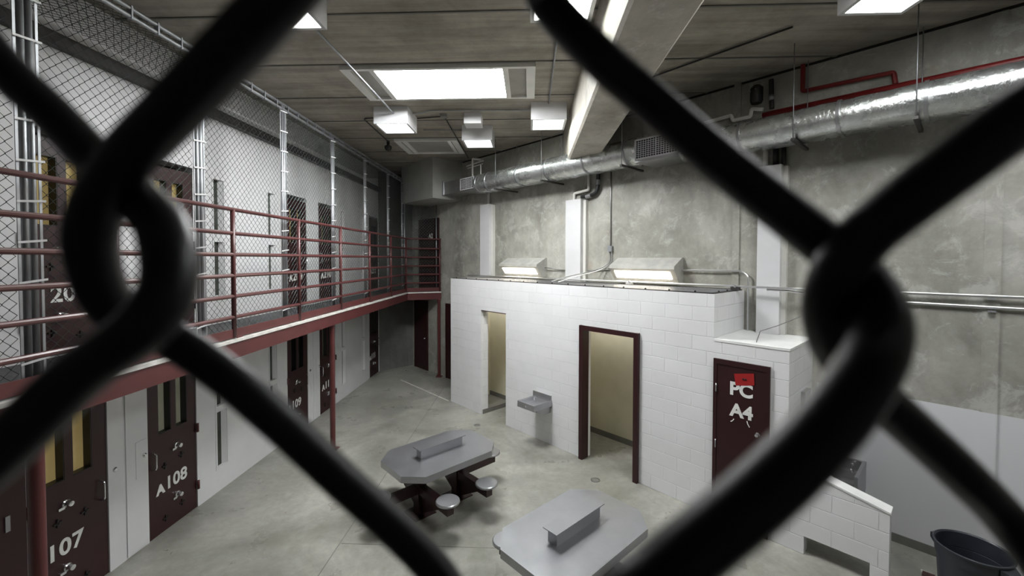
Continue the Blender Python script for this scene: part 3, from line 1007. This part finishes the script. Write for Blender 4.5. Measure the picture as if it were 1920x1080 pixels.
box_lamp(5.1, 1.3, 'added box lamp outside the picture to light the right side, nearer the camera of two at far right')  # this lamp and the next are unseen, added to brighten the right side
box_lamp(6.55, 1.3, 'added box lamp outside the picture to light the right side, beside the side wall')

def skylight(x0, x1, y0, y1, bx0, bx1, label, m1):
    t = thing('skylight', label, 'skylight', ((x0 + x1) / 2, (y0 + y1) / 2, ZC - 0.06), 0, 'skylights')
    fw, fs = 0.06, 0.13
    hs = [(x0 + fs, bx0 - fs / 2, y0 + fw, y1 - fw), (bx0 + 0.01, bx1 - 0.01, y0 + fw, y1 - fw), (bx1 + fs / 2, x1 - fs, y0 + fw, y1 - fw)]
    MB().walls(x0, x1, y0, y1, hs, lambda u, d, v: (u, v, d), ZC - 0.06, ZC).build('frame', 'frame', t)
    for i, h in enumerate(hs):
        MB().box(h[0], h[1], h[2], h[3], ZC - 0.022, ZC - 0.012).build('pane' if i == 1 else 'side_panel', m1 if i == 1 else 'panel', t)
    return t
skylight(-2.66, 0.08, 5.86, 7.02, -2.20, -0.37, 'large bright white skylight with grey side panels', 'skyl')
skylight(1.75, 4.35, 2.31, 3.45, 2.15, 3.95, 'added unseen skylight lighting the right side of the room, above the top edge of the picture', 'skyfill')  # invented skylight, added out of view to brighten the right wall
skylight(-3.04, -1.62, 9.42, 10.60, -2.80, -1.84, 'dim grey skylight panel beyond the lamps', 'panel')

def wedge_lamp(b0, b1, label):
    t = thing('wall_lamp', label, 'lamp', Q((b0 + b1) / 2, NW, 3.09), ROT, 'wedge lamps above the shower block')
    prof = [(NW, 3.53), (NW - 0.05, 3.53), (6.70, 3.40), (6.675, 3.385), (6.665, 3.335), (6.815, 3.145), (6.84, 3.10), (NW, 3.10)]
    hs = MB().prism(prof, 'x', -b0, -b1).build('housing', 'lampbody', t)
    p0, p1 = Vector((6.665, 3.335)), Vector((6.815, 3.145))
    d = (p1 - p0).normalized()
    o1 = Vector((d.y, -d.x))
    if o1.x > 0:
        o1 = -o1
    q0, q1 = p0 + d * 0.055, p1 - d * 0.03
    MB().prism([tuple(q0 + o1 * 0.006), tuple(q1 + o1 * 0.006), tuple(q1 - o1 * 0.004), tuple(q0 - o1 * 0.004)], 'x', -b0 + 0.09, -b1 - 0.09).build('diffuser', 'warm', hs)
    return t
wedge_lamp(4.56, 3.30, 'long wedge-shaped wall lamp with warm light, right one of the pair above the showers')
wedge_lamp(7.70, 6.44, 'wedge-shaped wall lamp with warm light, left one above the drinking fountain')

# ================================================================ PIPE COVERS, DUCT, PIPES
def pipe_cover(b0, b1, z0, z1, side, label):
    t = thing('pipe_cover', label, 'pipe cover', Q((b0 + b1) / 2, NW, z0), ROT, 'white pipe covers on the concrete wall')
    qbox(MB(), b0, b1, 6.85, NW, z0, z1).build('box', 'white', t, None)
    qbox(MB(), b1 - 0.001, b1 - side, 6.93, NW, z0, z1 - 0.02).build('side_channel', 'pvc', t)
    return t
pipe_cover(8.66, 8.30, 3.048, 4.90, 0.06, 'white boxed pipe cover left of the left wall lamp')
pipe_cover(5.775, 5.38, 3.048, 4.73, 0.07, 'white boxed pipe cover between the two wall lamps')
pipe_cover(2.125, 1.83, 2.425, 4.85, 0.06, 'white boxed pipe cover standing on the closet top')

def pipe(name, pts, r, m, label, cat, fil=0.08, group=None, sides=10, rot=ROT):
    mb = MB().tube(rounded(pts, fil), r, sides)
    o = mb.build(name, m, None, pts[0], rot)
    return tag(o, label, cat, group)

pipe('water_pipe', [Q(8.43, 6.95, 4.90), Q(8.43, 6.95, 5.30)], 0.032, 'pvc', 'white pipe rising from the left pipe cover into the duct', 'pipe')
pipe('water_pipe', [Q(5.62, 6.94, 4.73), Q(5.62, 6.94, 4.87), Q(5.25, 6.94, 4.90), Q(5.25, 6.94, 5.22)], 0.028, 'pvc', 'white pipe stepping up from the middle pipe cover', 'pipe', 0.04)
pipe('water_pipe', [Q(2.06, 6.95, 4.85), Q(2.06, 6.95, 5.15)], 0.035, 'pvc', 'white pipe rising from the right-hand pipe cover', 'pipe')
t = thing('drain_pipe', 'black cast iron drain pipe with steel couplings beside the middle pipe cover', 'pipe', Q(5.40, 6.93, 4.74), ROT)
MB().tube(rounded([Q(5.42, 6.93, 4.775), Q(5.34, 6.93, 4.775), Q(5.02, 6.93, 4.80), Q(5.01, 6.93, 5.20)], 0.14, 6), 0.040, 12).build('pipe', 'black', t)
MB().tube([Q(5.30, 6.93, 4.768), Q(5.18, 6.93, 4.783)], 0.046, 12).build('coupling', 'steel', t)
MB().tube([Q(5.012, 6.93, 4.97), Q(5.011, 6.93, 5.07)], 0.046, 12).build('coupling', 'steel', t)
t = thing('drain_pipe', 'bundle of black pipes behind the white pipe at the right-hand pipe cover', 'pipe', Q(1.95, 6.93, 4.85), ROT)
for db, rr in ((1.93, 0.038), (1.83, 0.03)):
    MB().tube([Q(db, 6.95, 4.86), Q(db, 6.95, 5.15)], rr, 10).build('pipe', 'black', t)

# flat oval duct in two sizes with a grille box at each change
def oval(nc, wd, z0, z1, seg=10):
    r = (z1 - z0) / 2
    out = []
    for k in range(seg + 1):
        a = PI / 2 + PI * k / seg
        out.append((nc - wd / 2 + r + r * math.cos(a), (z0 + z1) / 2 + r * math.sin(a)))
    for k in range(seg + 1):
        a = -PI / 2 + PI * k / seg
        out.append((nc + wd / 2 - r + r * math.cos(a), (z0 + z1) / 2 + r * math.sin(a)))
    return out

def oval_run(mb, b0, b1, nc, wd, z0, z1, wob=0.006):
    n = max(2, int(abs(b1 - b0) / 0.12))
    rings = []
    for i in range(n + 1):
        b = b0 + (b1 - b0) * i / n
        ring = [(-b, p[0] + random.uniform(-wob, wob), p[1] + random.uniform(-wob, wob)) for p in oval(nc, wd, z0, z1)]
        rings.append(ring)
    m = len(rings[0])
    vs = [p for r_ in rings for p in r_]
    fs = [(i * m + j, i * m + (j + 1) % m, (i + 1) * m + (j + 1) % m, (i + 1) * m + j) for i in range(n) for j in range(m)]
    fs += [tuple(range(m - 1, -1, -1)), tuple(n * m + j for j in range(m))]
    mb.add(vs, fs, True)
    return mb

t = thing('air_duct', 'long foil-wrapped silver air duct hung along the concrete wall', 'duct', Q(4.5, 6.55, 5.1), ROT)
NCD = 6.54
oval_run(MB(), 3.05, -2.95, NCD, 0.62, 5.04, 5.42).build('duct_run', 'foil', t)
oval_run(MB(), 8.20, 3.80, NCD, 0.60, 5.12, 5.56).build('duct_run', 'foil', t)
mb = qbox(MB(), 9.66, 8.80, 6.36, 6.86, 5.22, 5.55)
mb.build('duct_end', 'steeldark', t)
qbox(MB(), 9.66, 9.60, 6.34, 6.88, 5.20, 5.58).build('end_collar', 'steel', t)
qbox(MB(), 8.80, 8.20, 6.31, 6.88, 5.20, 5.53).build('grille_box', 'steel', t)
qbox(MB(), 3.80, 3.05, 6.27, 6.88, 5.10, 5.48).build('grille_box', 'steel', t)
qbox(MB(), -0.52, -1.2, 6.27, 6.88, 5.03, 5.48).build('grille_box', 'steel', t)
def grille(b0, b1, n0, z0, z1, nx, nz):
    fw = 0.022
    g = MB()
    qbox(g, b0, b1, n0 - 0.014, n0, z0, z0 + fw)
    qbox(g, b0, b1, n0 - 0.014, n0, z1 - fw, z1)
    qbox(g, b0, b0 - fw, n0 - 0.014, n0, z0 + fw, z1 - fw)
    qbox(g, b1 + fw, b1, n0 - 0.014, n0, z0 + fw, z1 - fw)
    o = g.build('grille_frame', 'white', t)
    gf = o
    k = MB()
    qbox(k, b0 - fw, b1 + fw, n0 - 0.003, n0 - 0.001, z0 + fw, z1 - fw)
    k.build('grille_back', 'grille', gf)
    s = MB()
    for i in range(1, nx):
        b = b0 - fw + (b1 - b0 + 2 * fw) * i / nx
        ww = 0.007 if i == nx // 2 else 0.003
        s.box(-b - ww, -b + ww, n0 - 0.011, n0 - 0.004, z0 + fw, z1 - fw)
    for i in range(1, nz):
        z = z0 + fw + (z1 - z0 - 2 * fw) * i / nz
        s.box(-b0 + fw, -b1 - fw, n0 - 0.010, n0 - 0.004, z - 0.004, z + 0.004)
    s.build('grille_bars', 'white', gf)
grille(3.80, 3.05, 6.27, 5.14, 5.47, 16, 9)
grille(8.78, 8.22, 6.31, 5.23, 5.52, 8, 7)
grille(-0.54, -1.16, 6.27, 5.05, 5.47, 14, 9)
def band(b, z0, z1, wd):
    ring = oval(NCD, wd + 0.02, z0 - 0.012, z1 + 0.012)
    MB().prism(ring, 'x', -b - 0.018, -b + 0.018, True).build('band', 'steel', t)
for b in (1.10, 0.35, 2.2):
    band(b, 5.04, 5.42, 0.62)
for b in (4.02, 4.9, 5.85, 6.7, 7.75, 8.12):
    band(b, 5.12, 5.56, 0.60)

# hangers
for b, zb, lab in ((0.42, 5.02, 'nearest of the thin rod hangers under the duct, at right'), (1.54, 5.02, 'rod hanger under the duct above the right-hand pipe cover'),
                   (4.02, 5.10, 'rod hanger just left of the middle duct grille'), (5.88, 5.10, 'rod hanger under the duct near the middle pipe cover'), (7.30, 5.10, 'pale rod hanger near the left duct grille')):
    h = thing('duct_hanger', lab, 'hanger', Q(b, 6.22, zb - 0.03), ROT, 'rod hangers of the duct')
    MB().tube([Q(b, 6.215, zb - 0.03), Q(b, 6.215, ZC)], 0.006, 6).build('rod', 'galv', h)
    MB().tube([Q(b, 6.875, zb - 0.03), Q(b, 6.875, ZC)], 0.006, 6).build('rod', 'galv', h)
    qbox(MB(), b - 0.02, b + 0.02, 6.19, 6.90, zb - 0.03, zb + 0.002).build('crossbar', 'strip', h)

# red sprinkler pipe and its branch
pipe('sprinkler_pipe', [Q(2.10, 6.93, 5.61), Q(-3.0, 6.93, 5.55)], 0.045, 'fire', 'bright red sprinkler pipe running along the top of the duct', 'pipe')
pipe('sprinkler_branch', [Q(1.62, 6.96, ZC - 0.002), Q(1.62, 6.96, 5.83), Q(0.68, 6.96, 5.79), Q(0.66, 6.96, 5.645)], 0.028, 'fire', 'thin red branch pipe dropping from the ceiling to the red main', 'pipe', 0.03)
pipe('zigzag_pipe', [Q(3.3, 6.93, 5.68), Q(2.54, 6.93, 5.72), Q(2.51, 6.93, 5.635), Q(2.27, 6.93, 5.635), Q(2.25, 6.93, 5.745), Q(2.10, 6.93, 5.70)], 0.027, 'pvc', 'white pipe with stepped bends at the end of the red pipe', 'pipe', 0.02)
t = thing('valve_assembly', 'black valve assembly on the dark wall above the duct', 'valve', Q(2.15, 6.9, 5.70), ROT)
MB().lathe([(0.07, 5.80), (0.085, 5.83), (0.085, 6.02), (0.05, 6.06)], Q(2.18, 6.90, 0), 'z', 14).build('body', 'black', t)
MB().tube(rounded([Q(1.985, 6.93, 5.68), Q(1.99, 6.93, 5.80), Q(2.0, 6.93, 6.10)], 0.05), 0.032, 10).build('pipe', 'black', t)
MB().tube([Q(1.992, 6.93, 5.80), Q(1.997, 6.93, 5.88)], 0.038, 10).build('coupling', 'steel', t)
MB().tube([Q(2.30, 6.86, 5.97), Q(2.16, 6.82, 5.99)], 0.008, 6).build('lever', 'steel', t)
t = thing('pipe_bracket', 'small white pipe bracket on top of the duct near its far end', 'bracket', Q(8.3, 6.5, 5.5), ROT)
mb = MB().tube(rounded([Q(8.455, 6.45, 5.57), Q(8.455, 6.45, 6.0), Q(8.15, 6.45, 5.93)], 0.03), 0.022, 8)
mb.tube([Q(8.19, 6.5, 5.57), Q(8.19, 6.5, 5.83)], 0.018, 8)
mb.tube([Q(8.76, 6.5, 5.87), Q(8.10, 6.5, 5.90)], 0.018, 8)
mb.tube([Q(8.72, 6.5, 5.81), Q(8.12, 6.5, 5.83)], 0.014, 8)
mb.build('frame_pipes', 'pvc', t)

# conduits on the concrete wall
NCW = NW - 0.02
pipe('conduit', [Q(4.75, NCW, 5.50), Q(4.75, NCW, 3.75)], 0.011, 'steeldark', 'thin vertical conduit from the duct down to the junction box', 'conduit')
t = thing('junction_box', 'small grey junction box above the right wall lamp', 'junction box', Q(4.75, NW, 3.65), ROT)
qbox(MB(), 4.80, 4.70, NW - 0.055, NW, 3.65, 3.76).build('box', 'galv', t, None)
qbox(MB(), 4.79, 4.71, NW - 0.058, NW - 0.055, 3.66, 3.75).build('cover', 'galv', t)
for i, (p, lab) in enumerate((([Q(4.775, NCW, 3.65), Q(4.78, NCW, 3.45), Q(5.00, 6.9, 3.30), Q(5.45, 6.5, 3.15), Q(5.62, 6.25, 3.062)], 'upper of two flexible conduits looping down to the block top'),
                              ([Q(4.725, NCW, 3.65), Q(4.73, NCW, 3.45), Q(4.90, 6.88, 3.30), Q(5.20, 6.4, 3.15), Q(5.36, 6.15, 3.062)], 'lower of two flexible conduits looping down to the block top'))):
    mb = MB().tube(smooth_path(p), 0.011, 8)
    tag(mb.build('flexible_conduit', 'emt', None, p[0], ROT), lab, 'conduit', 'flexible conduits')
pipe('conduit', [Q(6.44, 6.93, 3.31), Q(6.28, 6.93, 3.31), Q(6.05, 6.975, 3.27), Q(5.80, 6.975, 3.27)], 0.012, 'steeldark', 'short conduit from the left wall lamp to the middle pipe cover', 'conduit', 0.05)
pipe('conduit', [Q(5.30, NCW, 3.27), Q(4.90, NCW, 3.29), Q(4.56, NCW, 3.31)], 0.012, 'steeldark', 'short conduit from the middle pipe cover to the right wall lamp', 'conduit', 0.05)
pipe('conduit', [Q(3.30, 6.95, 3.32), Q(2.37, 6.95, 3.325), Q(2.27, 6.95, 3.25), Q(2.265, 6.95, 2.425)], 0.015, 'emt', 'conduit from the right wall lamp bending down to the closet top', 'conduit', 0.12)
pipe('conduit', [Q(9.0, 6.70, 3.075), Q(1.55, 6.70, 3.105), Q(1.30, 6.92, 3.10), Q(-2.9, 6.965, 3.115)], 0.017, 'emt', 'long horizontal conduit crossing above the shower block and along the right wall', 'conduit', 0.2)
pipe('conduit', [Q(1.95, 6.72, 3.075), Q(1.60, 6.75, 3.07), Q(1.35, 6.90, 3.0), Q(1.15, 6.965, 2.985), Q(-0.7, 6.965, 2.98), Q(-0.9, 6.965, 2.93)], 0.017, 'emt', 'lower parallel conduit along the right concrete wall', 'conduit', 0.2)
for b, n_, lab in ((2.36, 6.70, 'strut clamp holding the long conduit at the block corner'), (4.15, 6.70, 'strut clamp holding the long conduit below the right wall lamp'), (7.05, 6.70, 'strut clamp holding the long conduit below the left wall lamp')):
    t = thing('conduit_clamp', lab, 'clamp', Q(b, n_, 3.04), ROT, 'clamps of the long conduit')
    zz = 3.075 + 0.03 * (9.0 - b) / 7.45
    qbox(MB(), b - 0.06, b + 0.06, n_ - 0.03, n_ + 0.03, 3.048, zz - 0.0185).build('base', 'strip' if b < 3 else 'emt', t)
    mb = qbox(MB(), b - 0.015, b + 0.015, n_ - 0.026, n_ - 0.0185, zz - 0.0185, zz + 0.026)
    qbox(mb, b - 0.015, b + 0.015, n_ + 0.0185, n_ + 0.026, zz - 0.0185, zz + 0.026)
    qbox(mb, b - 0.015, b + 0.015, n_ - 0.0185, n_ + 0.0185, zz + 0.0185, zz + 0.026)
    mb.build('strap', 'emt', t)
for z, lab in ((3.115, 'upper clip on the far right joint'), (2.98, 'lower clip on the far right joint')):
    t = qbox(MB(), -0.20, -0.14, NW - 0.075, NW - 0.018, z - 0.050, z - 0.030)
    t = t.build('conduit_clip', 'galv', None, Q(-0.17, NW - 0.02, z - 0.03), ROT)
    tag(t, 'small pipe clip under the ' + ('upper' if z > 3 else 'lower') + ' conduit at far right', 'clip')
mb = MB().tube([Q(1.86, 6.03, 2.43), Q(1.93, 6.40, 2.52), Q(1.80, 6.7, 2.58), Q(1.50, 6.98, 2.76)], 0.006, 6)
tag(mb.build('cable', 'steeldark', None, Q(1.86, 6.03, 2.43), ROT), 'thin loose cable running from the closet top up the wall', 'cable')

# ceiling conduits
zc = ZC - 0.025
def cpipe(pts, lab, r=0.014, m='galv', fil=0.1):
    return pipe('ceiling_conduit', [(x, y, z) for x, y, z in pts], r, m, lab, 'conduit', fil, None, 8, 0.0)
cpipe([(-2.40, 4.41, zc - 0.1), (-2.40, 7.44, zc - 0.1)], 'straight conduit joining the top left lamp to the lamp beyond the skylight')
cpipe([(-2.15, 7.76, 6.17), (-1.98, 7.72, 6.17), (-1.80, 7.59, 6.17), (-0.5, 7.62, 6.17), (0.02, 7.62, 6.17)], 'bent conduit between the two lamps beyond the skylight', 0.012)
cpipe([(0.33, 4.36, zc), (0.33, 7.32, zc)], 'straight ceiling conduit along the left of the concrete beam')
cpipe([(3.02, 5.05, zc), (1.30, 6.86, zc)], 'dark ceiling conduit slanting from the concrete beam to the top right lamp', 0.012, 'black')
cpipe([(-2.80, 7.95, zc), (-3.17, 8.0, zc), (-3.22, 9.6, zc)], 'dark looped ceiling conduit left of the lamps', 0.012, 'strip')
cpipe([(-2.14, 8.03, zc), (-1.60, 7.92, zc), (-1.62, 11.2, zc)], 'dark ceiling conduit running away between the lamps', 0.012, 'strip', 0.06)
cpipe([(-2.2, 8.75, zc), (-1.36, 8.80, zc)], 'thin conduit feeding the farthest box lamp', 0.010)
t = MB().box(-1.66, -1.54, 7.84, 7.96, ZC - 0.05, ZC).build('ceiling_junction_box', 'steeldark', None, (-1.6, 7.9, ZC - 0.05))
tag(t, 'small grey junction box on the ceiling among the lamps', 'junction box')
t = MB().box(-1.21, -0.89, 7.80, 8.10, ZC - 0.20, ZC).build('ballast_box', 'white', None, (-1.05, 7.95, ZC - 0.2), 0, 0.004)
tag(t, 'small white box on the ceiling just in front of the farthest lamp', 'box')
t = thing('dome_camera', 'small black dome camera under the ceiling left of the lamps', 'camera', (-3.24, 9.63, 6.0))
MB().lathe([(0.001, 5.97), (0.05, 5.985), (0.078, 6.03), (0.082, 6.08), (0.06, 6.10)], (-3.24, 9.63, 0), 'z', 16).build('dome', 'black', t)
MB().tube([(-3.24, 9.63, 6.10), (-3.24, 9.63, ZC)], 0.035, 10).build('mount', 'black', t)

# ================================================================ TABLES
def table(bc, nc, label, group='steel day-room tables'):
    t = thing('steel_table', label, 'table', Q(bc, nc, 0), ROT, group)
    hl, hw_, ch = 0.765, 0.505, 0.225
    z1, z0 = 0.76, 0.675
    oct_ = [(-hw_ + ch, -hl), (hw_ - ch, -hl), (hw_, -hl + ch), (hw_, hl - ch), (hw_ - ch, hl), (-hw_ + ch, hl), (-hw_, hl - ch), (-hw_, -hl + ch)]
    MB().prism([(-bc + u, nc + v) for u, v in oct_], 'z', z0, z1).build('tabletop', 'steel', t)
    # raised game box with an overhanging lid
    mb = MB().box(-bc - 0.058, -bc + 0.058, nc - 0.345, nc + 0.345, z1, 0.892)
    mb.build('centre_box', 'steel', t)
    MB().box(-bc - 0.088, -bc + 0.088, nc - 0.385, nc + 0.385, 0.892, 0.902).build('box_lid', 'steel', t)
    # two red pedestals with splayed gussets, arms and round seats
    for sn in (-0.33, 0.30):
        mb = MB().box(-bc - 0.065, -bc + 0.065, nc + sn - 0.065, nc + sn + 0.065, 0.012, z0)
        mb.box(-bc - 0.16, -bc + 0.16, nc + sn - 0.16, nc + sn + 0.16, 0, 0.012)
        for sg in (-1, 1):
            mb.prism([(-bc + sg * 0.065, 0.29), (-bc + sg * 0.55, 0.29), (-bc + sg * 0.065, 0.02)], 'y', nc + sn - 0.012, nc + sn + 0.012)
        mb.build('pedestal', 'maroon', t)
        for sg in (-1, 1):
            am = MB().box(-bc + sg * 0.065, -bc + sg * 0.74, nc + sn - 0.05, nc + sn + 0.05, 0.29, 0.40).build('seat_arm', 'maroon', t)
            seat(am, -bc + sg * 0.68, nc + sn)
    for sg in (-1, 1):
        y0 = nc + (0.365 if sg > 0 else -0.395)
        am = MB().box(-bc - 0.05, -bc + 0.05, y0, nc + sg * 0.99, 0.29, 0.40).build('seat_arm', 'maroon', t)
        seat(am, -bc, nc + sg * 0.93)
    # top plates under the tabletop
    mb = MB().box(-bc - 0.30, -bc + 0.30, nc - 0.37, nc - 0.29, z0 - 0.06, z0)
    mb.box(-bc - 0.30, -bc + 0.30, nc + 0.26, nc + 0.34, z0 - 0.06, z0)
    mb.build('support_bar', 'maroon', t)
    return t

def seat(t, x, y):
    MB().lathe([(0.05, 0.40), (0.06, 0.425), (0.140, 0.425), (0.152, 0.432), (0.152, 0.452), (0.142, 0.462), (0.001, 0.464)], (x, y, 0), 'z', 28).build('seat', 'steel', t)

table(5.09, 3.30, 'eight-sided stainless table in the middle with round seats, the farther of two')
table(2.675, 3.345, 'eight-sided stainless table at the bottom edge, nearer of the two')

# floor drains
for (x, y, lab) in ((1.055, 6.66, 'small round floor drain in front of the right doorway'), (-1.085, 8.79, 'small round floor drain near the left doorway')):
    t = thing('floor_drain', lab, 'drain', (x, y, 0), 0, 'floor drains')
    MB().lathe([(0.075, 0), (0.075, 0.004), (0.055, 0.005)], (x, y, 0), 'z', 20).build('rim', 'steeldark', t)
    mb = MB().lathe([(0.054, 0.0045), (0.054, 0.0055), (0.001, 0.0055)], (x, y, 0), 'z', 20)
    mb.build('grate', 'cove', t)

# trash can
cb_, cn_ = -0.07, 6.00
t = thing('trash_can', 'dark grey round plastic trash can at the bottom right', 'trash can', Q(cb_, cn_, 0), ROT)
MB().lathe([(0.001, 0.012), (0.205, 0.012), (0.205, 0.0), (0.215, 0.0), (0.252, 0.60), (0.262, 0.605), (0.268, 0.70), (0.278, 0.705), (0.280, 0.722), (0.268, 0.728), (0.258, 0.715), (0.250, 0.60), (0.238, 0.40), (0.200, 0.03), (0.001, 0.03)], Q(cb_, cn_, 0), 'z', 40, False).build('body', 'bin', t)
MB().lathe([(0.246, 0.56), (0.2495, 0.566), (0.246, 0.572)], Q(cb_, cn_, 0), 'z', 40, False).build('inner_ring', 'bin', t)
for a in (2.55, 2.55 + PI):
    ca, sa = math.cos(a), math.sin(a)
    base = Vector(Q(cb_, cn_, 0))
    d, s_ = Vector((ca, sa, 0)), Vector((-sa, ca, 0))
    mb = MB()
    pts = [(0.262, -0.085, 0.70), (0.262, 0.085, 0.70), (0.325, 0.05, 0.675), (0.325, -0.05, 0.675)]
    top = [base + d * p[0] + s_ * p[1] + Vector((0, 0, p[2])) for p in pts]
    bot = [q - Vector((0, 0, 0.05 if i > 1 else 0.10)) for i, q in enumerate(top)]
    mb.add(top + bot, [(0, 1, 2, 3), (7, 6, 5, 4), (0, 4, 5, 1), (1, 5, 6, 2), (2, 6, 7, 3), (3, 7, 4, 0)])
    mb.build('handle', 'bin', t)

# scrap on the floor beside the can
c0 = Q(0.25, 6.50, 0)
t = thing('paper_scrap', 'small reddish brown scrap with a white edge on the floor left of the trash can', 'scrap', c0, ROT)
mb = MB().add([(c0[0] - 0.05, c0[1] - 0.04, 0.001), (c0[0] + 0.06, c0[1] - 0.05, 0.001), (c0[0] + 0.055, c0[1] + 0.03, 0.03), (c0[0] - 0.045, c0[1] + 0.04, 0.022), (c0[0], c0[1] - 0.02, 0.04)],
              [(0, 1, 4), (1, 2, 4), (2, 3, 4), (3, 0, 4), (3, 2, 1, 0)])
mb.build('scrap', 'brown', t)
mb = MB().box(c0[0] - 0.06, c0[0] + 0.05, c0[1] + 0.035, c0[1] + 0.05, 0, 0.02)
mb.build('white_edge', 'paper', t)

# ================================================================ FOREGROUND WIRE MESH
fo = (0.0, 0.04, ZM)
fg = thing('wire_mesh_screen', 'thick black chain-link wire mesh right in front of the lens', 'wire mesh', fo)
KV = 41.8
HU = 36.2
U0 = -37.9
V0 = 969.5
WR = 0.0025
A = [(-62.7, 8.1, 993.1), (-54.9, 7.2, 986.4), (-48.3, 5.4, 981.1), (-42.5, 3.0, 977.5), (-36.3, -0.3, 974.1), (-32.8, -2.8, 970.7), (-31.7, -4.3, 967.0), (-33.2, -5.5, 963.8), (-38.2, -5.8, 960.1), (-43.2, -7.6, 954.2), (-56.7, -9.0, 941.4)]
B = [(-12.1, -7.3, 997.3), (-19.8, -6.8, 990.5), (-24.9, -5.6, 987.0), (-31.0, -3.9, 983.1), (-36.8, -2.2, 979.6), (-41.5, -0.5, 975.9), (-43.5, 0.3, 972.4), (-44.2, 1.2, 969.2), (-44.5, 2.6, 965.8), (-44.1, 4.6, 963.2), (-42.1, 7.1, 961.0), (-37.6, 7.7, 957.8), (-32.3, 8.3, 953.2), (-24.4, 10.4, 944.1), (-11.1, 11.6, 930.2)]
Cc = [(2.0, 12.9, 1001.9), (8.5, 11.0, 993.7), (13.1, 10.1, 989.1), (19.0, 8.1, 982.7), (23.3, 7.7, 978.9), (30.5, 5.8, 972.1), (32.6, 3.9, 969.0), (32.4, 0.8, 965.9), (30.7, -1.9, 962.9), (27.1, -4.6, 960.1), (22.8, -6.4, 956.4), (17.6, -7.7, 952.3), (10.4, -8.6, 946.7), (5.2, -9.0, 941.4)]
D = [(51.0, -3.9, 989.8), (40.4, -3.5, 982.0), (36.2, -2.8, 978.3), (33.0, -1.5, 975.1), (30.9, 0.4, 972.1), (29.6, 1.7, 968.8), (29.7, 3.1, 965.3), (31.9, 5.1, 961.2), (36.0, 7.7, 957.2), (41.6, 9.8, 952.8), (51.5, 12.0, 944.6), (61.2, 14.2, 935.5)]
custom = {-1: A, 0: B, 1: Cc, 2: D}
KN = 9
for i in range(-9, 11):
    # zigzag through the knots; even columns have knots at even rows
    def knotr(k):
        col = i + (1 if (k + i) % 2 else 0)
        right = (k + i) % 2
        u = U0 + HU * col
        v = V0 + KV * k - (15 if k < 0 else 0)
        if right:                            # arrives by the back leg, leaves by the front leg
            return [(u - 2.5, 7.0, v + 7.0), (u + 4.5, 1.0, v), (u - 2.5, -4.5, v - 7.0)]
        return [(u + 2.5, -4.0, v + 7.0), (u - 4.5, 1.5, v), (u + 2.5, 7.0, v - 7.0)]
    pts = []
    for k in range(KN, -KN - 1, -1):
        if i in custom and k == 0:
            pts += custom[i]
        else:
            pts += knotr(k)
    P3 = [(p[0] / 1000 + fo[0], p[1] / 1000 + fo[1], p[2] / 1000 + fo[2]) for p in smooth_path(pts, 7)]
    near = abs(i - 0.5) < 4
    MB().tube(P3, {-1: 0.00222, 0: 0.00222, 1: 0.00238, 2: 0.0024}.get(i, WR), 12 if near else 6).build('wire', 'vinyl', fg)
zt_, zb_ = V0 / 1000 + ZM + KV * (KN + 0.5) / 1000, V0 / 1000 + ZM - 0.015 - KV * (KN + 0.5) / 1000
xl_, xr_ = (U0 - HU * 10.2) / 1000, (U0 + HU * 11.2) / 1000
for x in (xl_, xr_):
    MB().tube([(x, 0.045, ZM), (x, 0.045, zt_ + 0.02)], 0.02, 12).build('frame_pipe', 'vinyl', fg)
for z in (zt_, zb_):
    MB().tube([(xl_, 0.045, z), (xr_, 0.045, z)], 0.016, 12).build('frame_pipe', 'vinyl', fg)

for o in bpy.data.objects:
    if '_o' in o:
        del o['_o']
